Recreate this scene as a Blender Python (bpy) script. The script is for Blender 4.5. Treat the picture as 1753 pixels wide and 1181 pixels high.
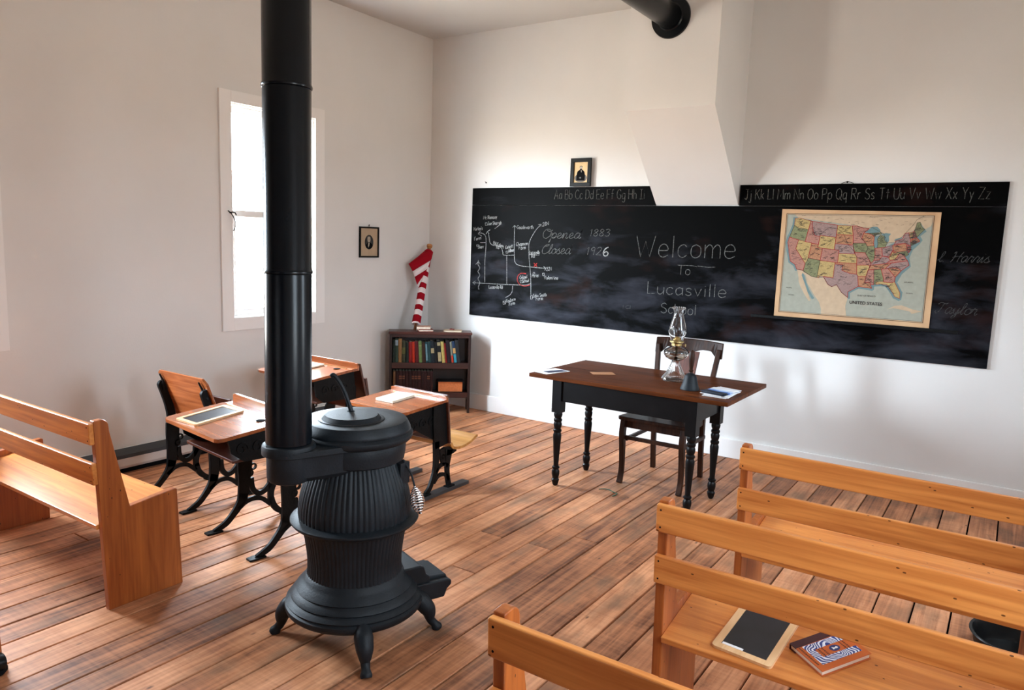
import bpy, math, random
from mathutils import Vector, Matrix
for _o in list(bpy.data.objects): bpy.data.objects.remove(_o)
SC = bpy.context.scene
COL = SC.collection
R = math.radians
RND = random.Random(7)

# ---------------------------------------------------------------- camera
cam_d = bpy.data.cameras.new('camera'); cam = bpy.data.objects.new('camera', cam_d); COL.objects.link(cam)
cam_d.sensor_fit = 'HORIZONTAL'; cam_d.sensor_width = 36.0
cam_d.lens = 1273.557 / 1753 * 36.0
cam_d.clip_start = 0.02
_yaw, _pit, _rol = 0.592010, 0.137956, 0.035926
_r = Vector((math.cos(_yaw), math.sin(_yaw), 0))
_f = Vector((-math.sin(_yaw) * math.cos(_pit), math.cos(_yaw) * math.cos(_pit), -math.sin(_pit)))
_u = _r.cross(_f)
_r2 = _r * math.cos(_rol) + _u * math.sin(_rol)
_u2 = -_r * math.sin(_rol) + _u * math.cos(_rol)
_m = Matrix((( _r2.x, _u2.x, -_f.x, 4.9804), (_r2.y, _u2.y, -_f.y, -5.8343), (_r2.z, _u2.z, -_f.z, 1.66), (0, 0, 0, 1)))
cam.matrix_world = _m
SC.camera = cam

# ---------------------------------------------------------------- world: overcast sky over pale ground
SKY_STRENGTH = 10.0
w = bpy.data.worlds.new('overcast_sky'); SC.world = w; w.use_nodes = True
nt = w.node_tree; nt.nodes.clear()
tc = nt.nodes.new('ShaderNodeTexCoord'); sx = nt.nodes.new('ShaderNodeSeparateXYZ'); rp = nt.nodes.new('ShaderNodeValToRGB')
mp = nt.nodes.new('ShaderNodeMapRange'); mp.inputs[1].default_value = -1; mp.inputs[2].default_value = 1
bg = nt.nodes.new('ShaderNodeBackground'); out = nt.nodes.new('ShaderNodeOutputWorld')
nt.links.new(tc.outputs['Generated'], sx.inputs[0]); nt.links.new(sx.outputs['Z'], mp.inputs[0]); nt.links.new(mp.outputs[0], rp.inputs[0])
e = rp.color_ramp.elements
e[0].position = 0.47; e[0].color = (0.38, 0.335, 0.275, 1)
e[1].position = 0.53; e[1].color = (0.74, 0.87, 1.0, 1)
# bright sky lobe added at rear left to light the back wall, right side dimmed
SKY_LOBE_DIR = Vector((-0.34, -0.90, 0.26)).normalized()
dt = nt.nodes.new('ShaderNodeVectorMath'); dt.operation = 'DOT_PRODUCT'; dt.inputs[1].default_value = SKY_LOBE_DIR; nt.links.new(tc.outputs['Generated'], dt.inputs[0])
lobe = nt.nodes.new('ShaderNodeMapRange'); lobe.interpolation_type = 'SMOOTHSTEP'; lobe.inputs['From Min'].default_value = 0.80; lobe.inputs['From Max'].default_value = 0.99
lobe.inputs['To Min'].default_value = 2.3 * SKY_STRENGTH; lobe.inputs['To Max'].default_value = 6.5 * SKY_STRENGTH
nt.links.new(dt.outputs['Value'], lobe.inputs['Value'])
mpx = nt.nodes.new('ShaderNodeMapRange'); mpx.inputs[1].default_value = -0.35; mpx.inputs[2].default_value = -0.02; mpx.inputs[3].default_value = 1.0; mpx.inputs[4].default_value = 0.30
nt.links.new(sx.outputs['X'], mpx.inputs[0])
mul = nt.nodes.new('ShaderNodeMath'); mul.operation = 'MULTIPLY'; nt.links.new(lobe.outputs[0], mul.inputs[0]); nt.links.new(mpx.outputs[0], mul.inputs[1]); nt.links.new(mul.outputs[0], bg.inputs[1])
nt.links.new(rp.outputs[0], bg.inputs[0])
nt.links.new(bg.outputs[0], out.inputs[0])

# ---------------------------------------------------------------- view
SC.view_settings.view_transform = 'Standard'
SC.view_settings.look = 'None'
SC.view_settings.gamma = 1.0
SC.view_settings.use_curve_mapping = False
SC.view_settings.exposure = 1.76
SC.cycles.use_denoising = True
SC.cycles.max_bounces = 14
SC.cycles.diffuse_bounces = 8
SC.cycles.glossy_bounces = 6
SC.cycles.transmission_bounces = 12
SC.cycles.transparent_max_bounces = 16
SC.cycles.caustics_reflective = False
SC.cycles.caustics_refractive = False
SC.cycles.sample_clamp_indirect = 8.0

# room numbers (metres): left wall x=0, back wall y=0
RX, RY, CH = 5.55, -8.4, 3.59
WINS = [(-1.90, 'window_1'), (-4.36, 'window_2')]       # left wall centres
WINR = [(-1.90, 'window_3'), (-4.36, 'window_4')]       # right wall centres
WZ0, WZ1, WHW = 1.0, 2.615, 0.405
for xx, lst, sgn in ((0, WINS, 1), (RX, WINR, -1)):
    for yc, nm in lst:
        ld = bpy.data.lights.new('sky_portal', 'AREA'); ld.shape = 'RECTANGLE'
        ld.size = 2 * WHW; ld.size_y = WZ1 - WZ0
        ld.cycles.is_portal = True
        lo = bpy.data.objects.new('sky_portal', ld); COL.objects.link(lo)
        lo.location = (xx - sgn * 0.17, yc, (WZ0 + WZ1) / 2)
        d = Vector((sgn, 0, 0)); lo.rotation_euler = d.to_track_quat('-Z', 'Y').to_euler()


# ================================================================ materials
def nodes(m):
    m.use_nodes = True; t = m.node_tree
    return t, t.nodes['Principled BSDF']
def rgb(r, g, b):
    f = lambda c: (c / 255 / 12.92) if c / 255 <= 0.04045 else ((c / 255 + 0.055) / 1.055) ** 2.4
    return (f(r), f(g), f(b), 1)
MATS = {}
def plain(name, col, rough=0.6, metal=0.0, spec=0.5, noise=0.0, nscale=20, bump=0.0, bscale=60, coat=0.0):
    m = bpy.data.materials.new(name); t, b = nodes(m); MATS[name] = m
    b.inputs['Roughness'].default_value = rough; b.inputs['Metallic'].default_value = metal
    b.inputs['Specular IOR Level'].default_value = spec; b.inputs['Base Color'].default_value = col
    if coat: b.inputs['Coat Weight'].default_value = coat; b.inputs['Coat Roughness'].default_value = 0.12
    if noise or bump:
        tc = t.nodes.new('ShaderNodeTexCoord')
    if noise:
        n = t.nodes.new('ShaderNodeTexNoise'); n.inputs['Scale'].default_value = nscale; n.inputs['Detail'].default_value = 5
        r = t.nodes.new('ShaderNodeValToRGB'); t.links.new(tc.outputs['Object'], n.inputs['Vector']); t.links.new(n.outputs['Fac'], r.inputs[0])
        r.color_ramp.elements[0].position = 0.3; r.color_ramp.elements[1].position = 0.7
        r.color_ramp.elements[0].color = tuple(c * (1 - noise) for c in col[:3]) + (1,)
        r.color_ramp.elements[1].color = tuple(min(1, c * (1 + noise)) for c in col[:3]) + (1,)
        t.links.new(r.outputs[0], b.inputs['Base Color'])
    if bump:
        n2 = t.nodes.new('ShaderNodeTexNoise'); n2.inputs['Scale'].default_value = bscale; n2.inputs['Detail'].default_value = 4
        t.links.new(tc.outputs['Object'], n2.inputs['Vector'])
        bp = t.nodes.new('ShaderNodeBump'); bp.inputs['Strength'].default_value = bump; bp.inputs['Distance'].default_value = 0.004
        t.links.new(n2.outputs['Fac'], bp.inputs['Height']); t.links.new(bp.outputs[0], b.inputs['Normal'])
    return m
def wood(name, c1, c2, axis='x', rough=0.4, fleck=0.0, coat=0.0, gs=1.0, spec=0.5):
    """grain streaks along one object axis, broad tone drift, optional dark flecks"""
    m = bpy.data.materials.new(name); t, b = nodes(m); MATS[name] = m
    tc = t.nodes.new('ShaderNodeTexCoord'); mp = t.nodes.new('ShaderNodeMapping')
    s = [60 * gs, 60 * gs, 60 * gs]; s['xyz'.index(axis)] = 2.2 * gs; mp.inputs['Scale'].default_value = s
    t.links.new(tc.outputs['Object'], mp.inputs[0])
    n = t.nodes.new('ShaderNodeTexNoise'); n.inputs['Scale'].default_value = 1.0; n.inputs['Detail'].default_value = 6; n.inputs['Distortion'].default_value = 0.6
    t.links.new(mp.outputs[0], n.inputs['Vector'])
    mp2 = t.nodes.new('ShaderNodeMapping'); s2 = [16 * gs, 16 * gs, 16 * gs]; s2['xyz'.index(axis)] = 1.6 * gs; mp2.inputs['Scale'].default_value = s2
    t.links.new(tc.outputs['Object'], mp2.inputs[0])
    n2 = t.nodes.new('ShaderNodeTexNoise'); n2.inputs['Scale'].default_value = 1.0; n2.inputs['Detail'].default_value = 3; n2.inputs['Distortion'].default_value = 1.2
    t.links.new(mp2.outputs[0], n2.inputs['Vector'])
    mx = t.nodes.new('ShaderNodeMath'); mx.operation = 'MULTIPLY_ADD'; mx.inputs[1].default_value = 0.45
    t.links.new(n.outputs['Fac'], mx.inputs[0])
    mm = t.nodes.new('ShaderNodeMath'); mm.operation = 'MULTIPLY'; mm.inputs[1].default_value = 0.55
    t.links.new(n2.outputs['Fac'], mm.inputs[0]); t.links.new(mm.outputs[0], mx.inputs[2])
    r = t.nodes.new('ShaderNodeValToRGB'); r.color_ramp.elements[0].position = 0.33; r.color_ramp.elements[1].position = 0.66
    r.color_ramp.elements[0].color = c1; r.color_ramp.elements[1].color = c2
    t.links.new(mx.outputs[0], r.inputs[0]); src = r.outputs[0]
    if fleck:
        v = t.nodes.new('ShaderNodeTexVoronoi'); v.inputs['Scale'].default_value = 19
        mp3 = t.nodes.new('ShaderNodeMapping'); s3 = [1.6, 1.6, 1.6]; s3['xyz'.index(axis)] = 0.8; mp3.inputs['Scale'].default_value = s3
        t.links.new(tc.outputs['Object'], mp3.inputs[0]); t.links.new(mp3.outputs[0], v.inputs['Vector'])
        lt = t.nodes.new('ShaderNodeMath'); lt.operation = 'LESS_THAN'; lt.inputs[1].default_value = fleck
        t.links.new(v.outputs['Distance'], lt.inputs[0])
        mc = t.nodes.new('ShaderNodeMix'); mc.data_type = 'RGBA'; mc.inputs['B'].default_value = tuple(c * 0.25 for c in c1[:3]) + (1,)
        t.links.new(lt.outputs[0], mc.inputs[0]); t.links.new(src, mc.inputs['A']); src = mc.outputs['Result']
    t.links.new(src, b.inputs['Base Color'])
    b.inputs['Roughness'].default_value = rough; b.inputs['Specular IOR Level'].default_value = spec
    if coat: b.inputs['Coat Weight'].default_value = coat; b.inputs['Coat Roughness'].default_value = 0.15
    bp = t.nodes.new('ShaderNodeBump'); bp.inputs['Strength'].default_value = 0.12; bp.inputs['Distance'].default_value = 0.002
    t.links.new(n.outputs['Fac'], bp.inputs['Height']); t.links.new(bp.outputs[0], b.inputs['Normal'])
    return m

M_wall = plain('cream_plaster', (0.70, 0.685, 0.665, 1), 0.85, spec=0.2, noise=0.03, nscale=1.6, bump=0.12, bscale=90)
M_rear = wood('unseen_dark_rear_boards', rgb(46, 28, 18), rgb(78, 50, 34), 'z', 0.6)  # unseen wall; dark boards assumed to cut light bounced back into the room
M_ceil = plain('ceiling_paint', (0.56, 0.55, 0.535, 1), 0.9, spec=0.2)
M_trim = plain('white_trim_paint', (0.80, 0.785, 0.77, 1), 0.5)
M_heater = plain('heater_enamel', (0.74, 0.72, 0.70, 1), 0.45)
M_black = plain('black_slot', (0.008, 0.008, 0.009, 1), 0.9, spec=0.03)
M_oak_x_lit = wood('honey_oak_along_x_lit', rgb(182, 101, 44), rgb(226, 148, 76), 'x', 0.30, fleck=0.075, coat=0.25)  # rails and seats: same oak, stronger light put into a brighter tone
M_oak_z_shaded = wood('honey_oak_along_z_shaded', rgb(134, 64, 25), rgb(180, 100, 44), 'z', 0.34, fleck=0.07, coat=0.15)  # end panels: same oak, shade on their faces put into a darker tone
M_iron = plain('black_cast_iron', (0.004, 0.0045, 0.005, 1), 0.45, spec=0.14, noise=0.3, nscale=30, bump=0.25, bscale=120)
M_stove = plain('stove_black', (0.0085, 0.0112, 0.0142, 1), 0.5, spec=0.22, noise=0.35, nscale=9, bump=0.2, bscale=140)
M_pipe = plain('pipe_black', (0.0035, 0.0048, 0.0068, 1), 0.24, spec=0.22, noise=0.2, nscale=5)
M_desk = wood('varnished_desk_wood', rgb(122, 60, 28), rgb(172, 98, 54), 'x', 0.22, coat=0.5)
M_deskd = wood('dark_desk_wood', rgb(52, 22, 12), rgb(88, 42, 24), 'x', 0.35, coat=0.1)
M_top = wood('dark_table_top', rgb(48, 21, 9), rgb(104, 54, 24), 'x', 0.42, coat=0.0, gs=0.7, spec=0.06)
M_tblk = plain('black_painted_wood', (0.0035, 0.0035, 0.004, 1), 0.36, spec=0.2, noise=0.3, nscale=12)
M_chair = wood('dark_chair_wood', rgb(24, 13, 9), rgb(62, 36, 23), 'z', 0.42, coat=0.0, spec=0.15)
M_case = wood('mahogany_stain', rgb(20, 9, 7), rgb(40, 17, 13), 'z', 0.4)
M_chrome = plain('bright_chrome', (0.85, 0.86, 0.88, 1), 0.15, metal=1.0)
M_brass = plain('old_brass', (0.55, 0.42, 0.18, 1), 0.3, metal=1.0)
M_paper = plain('white_paper', (0.82, 0.82, 0.82, 1), 0.7)
M_page = plain('book_pages', (0.74, 0.66, 0.52, 1), 0.8)
M_slate = plain('slate_stone', (0.010, 0.013, 0.019, 1), 0.30, spec=0.75, noise=0.3, nscale=14)
M_slatef = wood('pale_slate_frame', rgb(206, 158, 108), rgb(232, 192, 146), 'y', 0.45)
M_runner = wood('grey_painted_runner', rgb(40, 40, 42), rgb(66, 64, 64), 'y', 0.5)
def glass(name, col=(1, 1, 1, 1), rough=0.0, ior=1.45):
    m = bpy.data.materials.new(name); t, b = nodes(m); MATS[name] = m
    b.inputs['Base Color'].default_value = col; b.inputs['Roughness'].default_value = rough
    b.inputs['Transmission Weight'].default_value = 1.0; b.inputs['IOR'].default_value = ior
    return m
M_glass = glass('clear_lamp_glass')
def pane_glass():
    m = bpy.data.materials.new('window_pane'); m.use_nodes = True; t = m.node_tree; t.nodes.clear()
    o = t.nodes.new('ShaderNodeOutputMaterial'); mx = t.nodes.new('ShaderNodeMixShader')
    tr = t.nodes.new('ShaderNodeBsdfTransparent'); gl = t.nodes.new('ShaderNodeBsdfGlossy'); gl.inputs['Roughness'].default_value = 0.02
    tr.inputs[0].default_value = (0.97, 0.98, 0.98, 1)
    mx.inputs[0].default_value = 0.05
    t.links.new(tr.outputs[0], mx.inputs[1]); t.links.new(gl.outputs[0], mx.inputs[2]); t.links.new(mx.outputs[0], o.inputs[0])
    return m
M_pane = pane_glass()

def floor_mat():
    m = bpy.data.materials.new('worn_floor_boards'); t, b = nodes(m)
    at = t.nodes.new('ShaderNodeAttribute'); at.attribute_name = 'tone'
    tc = t.nodes.new('ShaderNodeTexCoord')
    off = t.nodes.new('ShaderNodeVectorMath'); off.operation = 'SCALE'; off.inputs['Scale'].default_value = 40.0
    t.links.new(at.outputs['Color'], off.inputs[0])
    ad = t.nodes.new('ShaderNodeVectorMath'); ad.operation = 'ADD'
    t.links.new(tc.outputs['Object'], ad.inputs[0]); t.links.new(off.outputs[0], ad.inputs[1])
    mp = t.nodes.new('ShaderNodeMapping'); mp.inputs['Scale'].default_value = (42, 1.6, 10); t.links.new(ad.outputs[0], mp.inputs[0])
    n = t.nodes.new('ShaderNodeTexNoise'); n.inputs['Scale'].default_value = 1; n.inputs['Detail'].default_value = 7; n.inputs['Distortion'].default_value = 0.8
    t.links.new(mp.outputs[0], n.inputs['Vector'])
    # saw marks across the board
    mp3 = t.nodes.new('ShaderNodeMapping'); mp3.inputs['Scale'].default_value = (3, 70, 3); mp3.inputs['Rotation'].default_value = (0, 0, 0.12); t.links.new(ad.outputs[0], mp3.inputs[0])
    n3 = t.nodes.new('ShaderNodeTexNoise'); n3.inputs['Scale'].default_value = 1; n3.inputs['Detail'].default_value = 3
    t.links.new(mp3.outputs[0], n3.inputs['Vector'])
    # broad wear, scuffs and stains
    n2 = t.nodes.new('ShaderNodeTexNoise'); n2.inputs['Scale'].default_value = 2.6; n2.inputs['Detail'].default_value = 7; n2.inputs['Roughness'].default_value = 0.62
    t.links.new(ad.outputs[0], n2.inputs['Vector'])
    r = t.nodes.new('ShaderNodeValToRGB'); el = r.color_ramp.elements
    el[0].position = 0.34; el[0].color = rgb(104, 64, 44); el[1].position = 0.66; el[1].color = rgb(218, 156, 114)
    k = el.new(0.5); k.color = rgb(180, 119, 82)
    a1 = t.nodes.new('ShaderNodeMath'); a1.operation = 'MULTIPLY_ADD'; a1.inputs[1].default_value = 0.42
    a2 = t.nodes.new('ShaderNodeMath'); a2.operation = 'MULTIPLY'; a2.inputs[1].default_value = 0.46
    t.links.new(n2.outputs['Fac'], a2.inputs[0]); t.links.new(n.outputs['Fac'], a1.inputs[0]); t.links.new(a2.outputs[0], a1.inputs[2])
    a3 = t.nodes.new('ShaderNodeMath'); a3.operation = 'MULTIPLY_ADD'; a3.inputs[1].default_value = 0.12
    t.links.new(n3.outputs['Fac'], a3.inputs[0]); t.links.new(a1.outputs[0], a3.inputs[2])
    sp = t.nodes.new('ShaderNodeSeparateColor'); t.links.new(at.outputs['Color'], sp.inputs[0])
    a4 = t.nodes.new('ShaderNodeMath'); a4.operation = 'MULTIPLY_ADD'; a4.inputs[1].default_value = 0.13; 
    t.links.new(sp.outputs[0], a4.inputs[0]); 
    a5 = t.nodes.new('ShaderNodeMath'); a5.operation = 'SUBTRACT'; a5.inputs[1].default_value = 0.065
    t.links.new(a3.outputs[0], a5.inputs[0]); t.links.new(a5.outputs[0], a4.inputs[2])
    t.links.new(a4.outputs[0], r.inputs[0])
    # grey-brown weathered patches
    r2 = t.nodes.new('ShaderNodeValToRGB'); r2.color_ramp.elements[0].position = 0.52; r2.color_ramp.elements[1].position = 0.72
    n4 = t.nodes.new('ShaderNodeTexNoise'); n4.inputs['Scale'].default_value = 5.5; n4.inputs['Detail'].default_value = 6
    mp4 = t.nodes.new('ShaderNodeMapping'); mp4.inputs['Scale'].default_value = (1.4, 0.5, 1); t.links.new(ad.outputs[0], mp4.inputs[0]); t.links.new(mp4.outputs[0], n4.inputs['Vector'])
    t.links.new(n4.outputs['Fac'], r2.inputs[0])
    ms = t.nodes.new('ShaderNodeMath'); ms.operation = 'MULTIPLY'; ms.inputs[1].default_value = 0.7; t.links.new(r2.outputs[0], ms.inputs[0])
    mc = t.nodes.new('ShaderNodeMix'); mc.data_type = 'RGBA'; mc.inputs['B'].default_value = rgb(116, 90, 70)
    t.links.new(ms.outputs[0], mc.inputs[0]); t.links.new(r.outputs[0], mc.inputs['A'])
    # small dark knots, nail holes and scuffs
    vk = t.nodes.new('ShaderNodeTexVoronoi'); vk.inputs['Scale'].default_value = 5.5; mk = t.nodes.new('ShaderNodeMapping'); mk.inputs['Scale'].default_value = (1.5, 0.7, 1); t.links.new(ad.outputs[0], mk.inputs[0]); t.links.new(mk.outputs[0], vk.inputs['Vector'])
    rk = t.nodes.new('ShaderNodeValToRGB'); rk.color_ramp.elements[0].position = 0.025; rk.color_ramp.elements[1].position = 0.075; rk.color_ramp.elements[0].color = (0.8, 0.8, 0.8, 1); rk.color_ramp.elements[1].color = (0, 0, 0, 1)
    t.links.new(vk.outputs['Distance'], rk.inputs[0])
    n5 = t.nodes.new('ShaderNodeTexNoise'); n5.inputs['Scale'].default_value = 1.0; n5.inputs['Detail'].default_value = 8; n5.inputs['Roughness'].default_value = 0.7
    mp5 = t.nodes.new('ShaderNodeMapping'); mp5.inputs['Scale'].default_value = (26, 6, 6); t.links.new(ad.outputs[0], mp5.inputs[0]); t.links.new(mp5.outputs[0], n5.inputs['Vector'])
    r5 = t.nodes.new('ShaderNodeValToRGB'); r5.color_ramp.elements[0].position = 0.56; r5.color_ramp.elements[1].position = 0.74; r5.color_ramp.elements[1].color = (0.6, 0.6, 0.6, 1)
    t.links.new(n5.outputs['Fac'], r5.inputs[0])
    mxx = t.nodes.new('ShaderNodeMath'); mxx.operation = 'MAXIMUM'; t.links.new(rk.outputs[0], mxx.inputs[0]); t.links.new(r5.outputs[0], mxx.inputs[1])
    mk2 = t.nodes.new('ShaderNodeMix'); mk2.data_type = 'RGBA'; mk2.inputs['B'].default_value = rgb(74, 48, 36)
    t.links.new(mxx.outputs[0], mk2.inputs[0]); t.links.new(mc.outputs['Result'], mk2.inputs['A'])
    t.links.new(mk2.outputs['Result'], b.inputs['Base Color'])
    rr = t.nodes.new('ShaderNodeMapRange'); rr.inputs['To Min'].default_value = 0.42; rr.inputs['To Max'].default_value = 0.64; b.inputs['Specular IOR Level'].default_value = 0.24
    t.links.new(n2.outputs['Fac'], rr.inputs['Value']); t.links.new(rr.outputs[0], b.inputs['Roughness'])
    bp = t.nodes.new('ShaderNodeBump'); bp.inputs['Strength'].default_value = 0.3; bp.inputs['Distance'].default_value = 0.003
    t.links.new(a3.outputs[0], bp.inputs['Height']); t.links.new(bp.outputs[0], b.inputs['Normal'])
    return m
M_floor = floor_mat()

def board_mat():
    m = bpy.data.materials.new('chalkboard_black'); t, b = nodes(m)
    tc = t.nodes.new('ShaderNodeTexCoord')
    mp = t.nodes.new('ShaderNodeMapping'); mp.inputs['Scale'].default_value = (1.1, 1, 3.2); t.links.new(tc.outputs['Object'], mp.inputs[0])
    n = t.nodes.new('ShaderNodeTexNoise'); n.inputs['Scale'].default_value = 1.7; n.inputs['Detail'].default_value = 8; n.inputs['Roughness'].default_value = 0.6; n.inputs['Distortion'].default_value = 0.4
    t.links.new(mp.outputs[0], n.inputs['Vector'])
    r = t.nodes.new('ShaderNodeValToRGB'); el = r.color_ramp.elements
    el[0].position = 0.49; el[0].color = (0.0011, 0.0011, 0.0012, 1); el[1].position = 0.82; el[1].color = (0.036, 0.037, 0.047, 1)
    # more rubbed-out chalk dust in the middle and lower part, where people write
    sz = t.nodes.new('ShaderNodeSeparateXYZ'); t.links.new(tc.outputs['Object'], sz.inputs[0])
    dz = t.nodes.new('ShaderNodeMapRange'); dz.inputs[1].default_value = 0.25; dz.inputs[2].default_value = 1.0; dz.inputs[3].default_value = 0.06; dz.inputs[4].default_value = -0.10
    t.links.new(sz.outputs['Z'], dz.inputs[0]); ad = t.nodes.new('ShaderNodeMath'); t.links.new(n.outputs['Fac'], ad.inputs[0]); t.links.new(dz.outputs[0], ad.inputs[1])
    t.links.new(ad.outputs[0], r.inputs[0])
    # worn reddish rubbing
    n2 = t.nodes.new('ShaderNodeTexNoise'); n2.inputs['Scale'].default_value = 2.3; n2.inputs['Detail'].default_value = 5
    mp2 = t.nodes.new('ShaderNodeMapping'); mp2.inputs['Location'].default_value = (5, 2, 1); mp2.inputs['Scale'].default_value = (0.9, 1, 1.8); t.links.new(tc.outputs['Object'], mp2.inputs[0]); t.links.new(mp2.outputs[0], n2.inputs['Vector'])
    r2 = t.nodes.new('ShaderNodeValToRGB'); r2.color_ramp.elements[0].position = 0.58; r2.color_ramp.elements[1].position = 0.8
    t.links.new(n2.outputs['Fac'], r2.inputs[0])
    mc = t.nodes.new('ShaderNodeMix'); mc.data_type = 'RGBA'; mc.inputs['B'].default_value = (0.020, 0.007, 0.005, 1)
    t.links.new(r2.outputs[0], mc.inputs[0]); t.links.new(r.outputs[0], mc.inputs['A'])
    t.links.new(mc.outputs['Result'], b.inputs['Base Color'])
    b.inputs['Roughness'].default_value = 0.5; b.inputs['Specular IOR Level'].default_value = 0.03
    return m
M_board = board_mat()
def chalk_mat(name, col):
    m = bpy.data.materials.new(name); t, b = nodes(m)
    tc = t.nodes.new('ShaderNodeTexCoord'); n = t.nodes.new('ShaderNodeTexNoise'); n.inputs['Scale'].default_value = 90; n.inputs['Detail'].default_value = 3
    t.links.new(tc.outputs['Object'], n.inputs['Vector'])
    r = t.nodes.new('ShaderNodeValToRGB'); r.color_ramp.elements[0].position = 0.36; r.color_ramp.elements[1].position = 0.62
    r.color_ramp.elements[0].color = tuple(c * 0.3 for c in col[:3]) + (1,); r.color_ramp.elements[1].color = col
    t.links.new(n.outputs['Fac'], r.inputs[0]); t.links.new(r.outputs[0], b.inputs['Base Color']); b.inputs['Roughness'].default_value = 0.95
    b.inputs['Specular IOR Level'].default_value = 0.1
    return m
M_chalk = chalk_mat('white_chalk', (0.36, 0.36, 0.35, 1))
M_chalkf = chalk_mat('faint_chalk', (0.30, 0.30, 0.29, 1))
M_chalkr = chalk_mat('red_chalk', (0.36, 0.035, 0.03, 1))

# ================================================================ mesh builder
class MB:
    def __init__(s): s.v = []; s.f = []; s.mi = []; s.sm = []; s.tone = []
    def add(s, vs, fs, mi=0, sm=False, tone=0.5):
        o = len(s.v); s.v += [tuple(p) for p in vs]
        for f in fs: s.f.append([i + o for i in f]); s.mi.append(mi); s.sm.append(sm); s.tone.append(tone)
        return s
    def box(s, x0, x1, y0, y1, z0, z1, mi=0, tone=0.5):
        v = [(x, y, z) for z in (z0, z1) for y in (y0, y1) for x in (x0, x1)]
        return s.add(v, [(0, 2, 3, 1), (4, 5, 7, 6), (0, 1, 5, 4), (2, 6, 7, 3), (0, 4, 6, 2), (1, 3, 7, 5)], mi, False, tone)
    def hexa(s, b, t, mi=0):
        """four bottom points, four top points, same order"""
        return s.add(list(b) + list(t), [(3, 2, 1, 0), (4, 5, 6, 7), (0, 1, 5, 4), (1, 2, 6, 5), (2, 3, 7, 6), (3, 0, 4, 7)], mi)
    def prism(s, poly, axis, a, b, mi=0, sm=False):
        """polygon (u,v) extruded a..b along axis; x:(y,z) y:(x,z) z:(x,y)"""
        n = len(poly)
        def P(u, v, h): return {'x': (h, u, v), 'y': (u, h, v), 'z': (u, v, h)}[axis]
        vs = [P(u, v, a) for u, v in poly] + [P(u, v, b) for u, v in poly]
        o = len(s.v); s.v += vs
        def ff(f, smooth): s.f.append([i + o for i in f]); s.mi.append(mi); s.sm.append(smooth); s.tone.append(0.5)
        ff(list(range(n))[::-1], False); ff([n + i for i in range(n)], False)
        for i in range(n): ff((i, (i + 1) % n, n + (i + 1) % n, n + i), sm)
        return s
    def lathe(s, prof, c=(0, 0, 0), seg=32, mi=0, ribs=0, ribd=0.0, ribz=None, axis='z', sm=True, caps=True):
        vs = []
        for r, z in prof:
            for i in range(seg):
                a = 2 * math.pi * i / seg
                rr = r
                if ribs and (ribz is None or ribz[0] <= z <= ribz[1]): rr = r + ribd * (abs(math.cos(a * ribs / 2)) - 0.5)
                p = (rr * math.cos(a), rr * math.sin(a), z)
                if axis == 'x': p = (p[2], p[0], p[1])
                if axis == 'y': p = (p[0], p[2], p[1])
                vs.append((c[0] + p[0], c[1] + p[1], c[2] + p[2]))
        fs = []
        for j in range(len(prof) - 1):
            for i in range(seg):
                k = (i + 1) % seg; fs.append((j * seg + i, j * seg + k, (j + 1) * seg + k, (j + 1) * seg + i))
        s.add(vs, fs, mi, sm)
        if caps:
            n = len(prof); o = len(s.v) - n * seg
            s.f.append([o + i for i in range(seg)][::-1]); s.mi.append(mi); s.sm.append(False); s.tone.append(0.5)
            s.f.append([o + (n - 1) * seg + i for i in range(seg)]); s.mi.append(mi); s.sm.append(False); s.tone.append(0.5)
        return s
    def tube(s, pts, r, seg=10, mi=0, flat=1.0):
        pts = [Vector(p) for p in pts]; n = len(pts)
        rs = r if isinstance(r, (list, tuple)) else [r] * n
        up = None; vs = []
        for i, p in enumerate(pts):
            t = (pts[min(i + 1, n - 1)] - pts[max(i - 1, 0)]).normalized()
            if up is None: up = Vector((0, 0, 1)) if abs(t.z) < 0.9 else Vector((1, 0, 0))
            a = t.cross(up)
            if a.length < 1e-5: a = t.cross(Vector((0.3, 1, 0.2)))
            a.normalize(); b = a.cross(t).normalized(); up = b
            for k in range(seg):
                th = 2 * math.pi * k / seg
                vs.append(p + a * math.cos(th) * rs[i] + b * math.sin(th) * rs[i] * flat)
        fs = [(j * seg + i, j * seg + (i + 1) % seg, (j + 1) * seg + (i + 1) % seg, (j + 1) * seg + i) for j in range(n - 1) for i in range(seg)]
        s.add(vs, fs, mi, True)
        o = len(s.v) - n * seg
        for f in ([o + i for i in range(seg)][::-1], [o + (n - 1) * seg + i for i in range(seg)]):
            s.f.append(f); s.mi.append(mi); s.sm.append(False); s.tone.append(0.5)
        return s
    def build(s, name, mat, parent=None, bevel=0.0, seg=2, label=None, kind=None, solid=0.0):
        me = bpy.data.meshes.new(name); me.from_pydata(s.v, [], s.f)
        for m in (mat if isinstance(mat, (list, tuple)) else [mat]): me.materials.append(m)
        me.polygons.foreach_set('material_index', s.mi)
        me.polygons.foreach_set('use_smooth', s.sm)
        me.update()
        import bmesh
        bm = bmesh.new(); bm.from_mesh(me); bmesh.ops.recalc_face_normals(bm, faces=bm.faces); bm.to_mesh(me); bm.free()
        if any(s.sm): me.set_sharp_from_angle(angle=R(32))
        o = bpy.data.objects.new(name, me); COL.objects.link(o)
        if parent: o.parent = parent
        if bevel:
            md = o.modifiers.new('bevel', 'BEVEL'); md.width = bevel; md.segments = seg; md.limit_method = 'ANGLE'; md.angle_limit = R(40)
            md.harden_normals = False
        if label: o['label'] = label
        if kind: o['kind'] = kind
        return o
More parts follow.
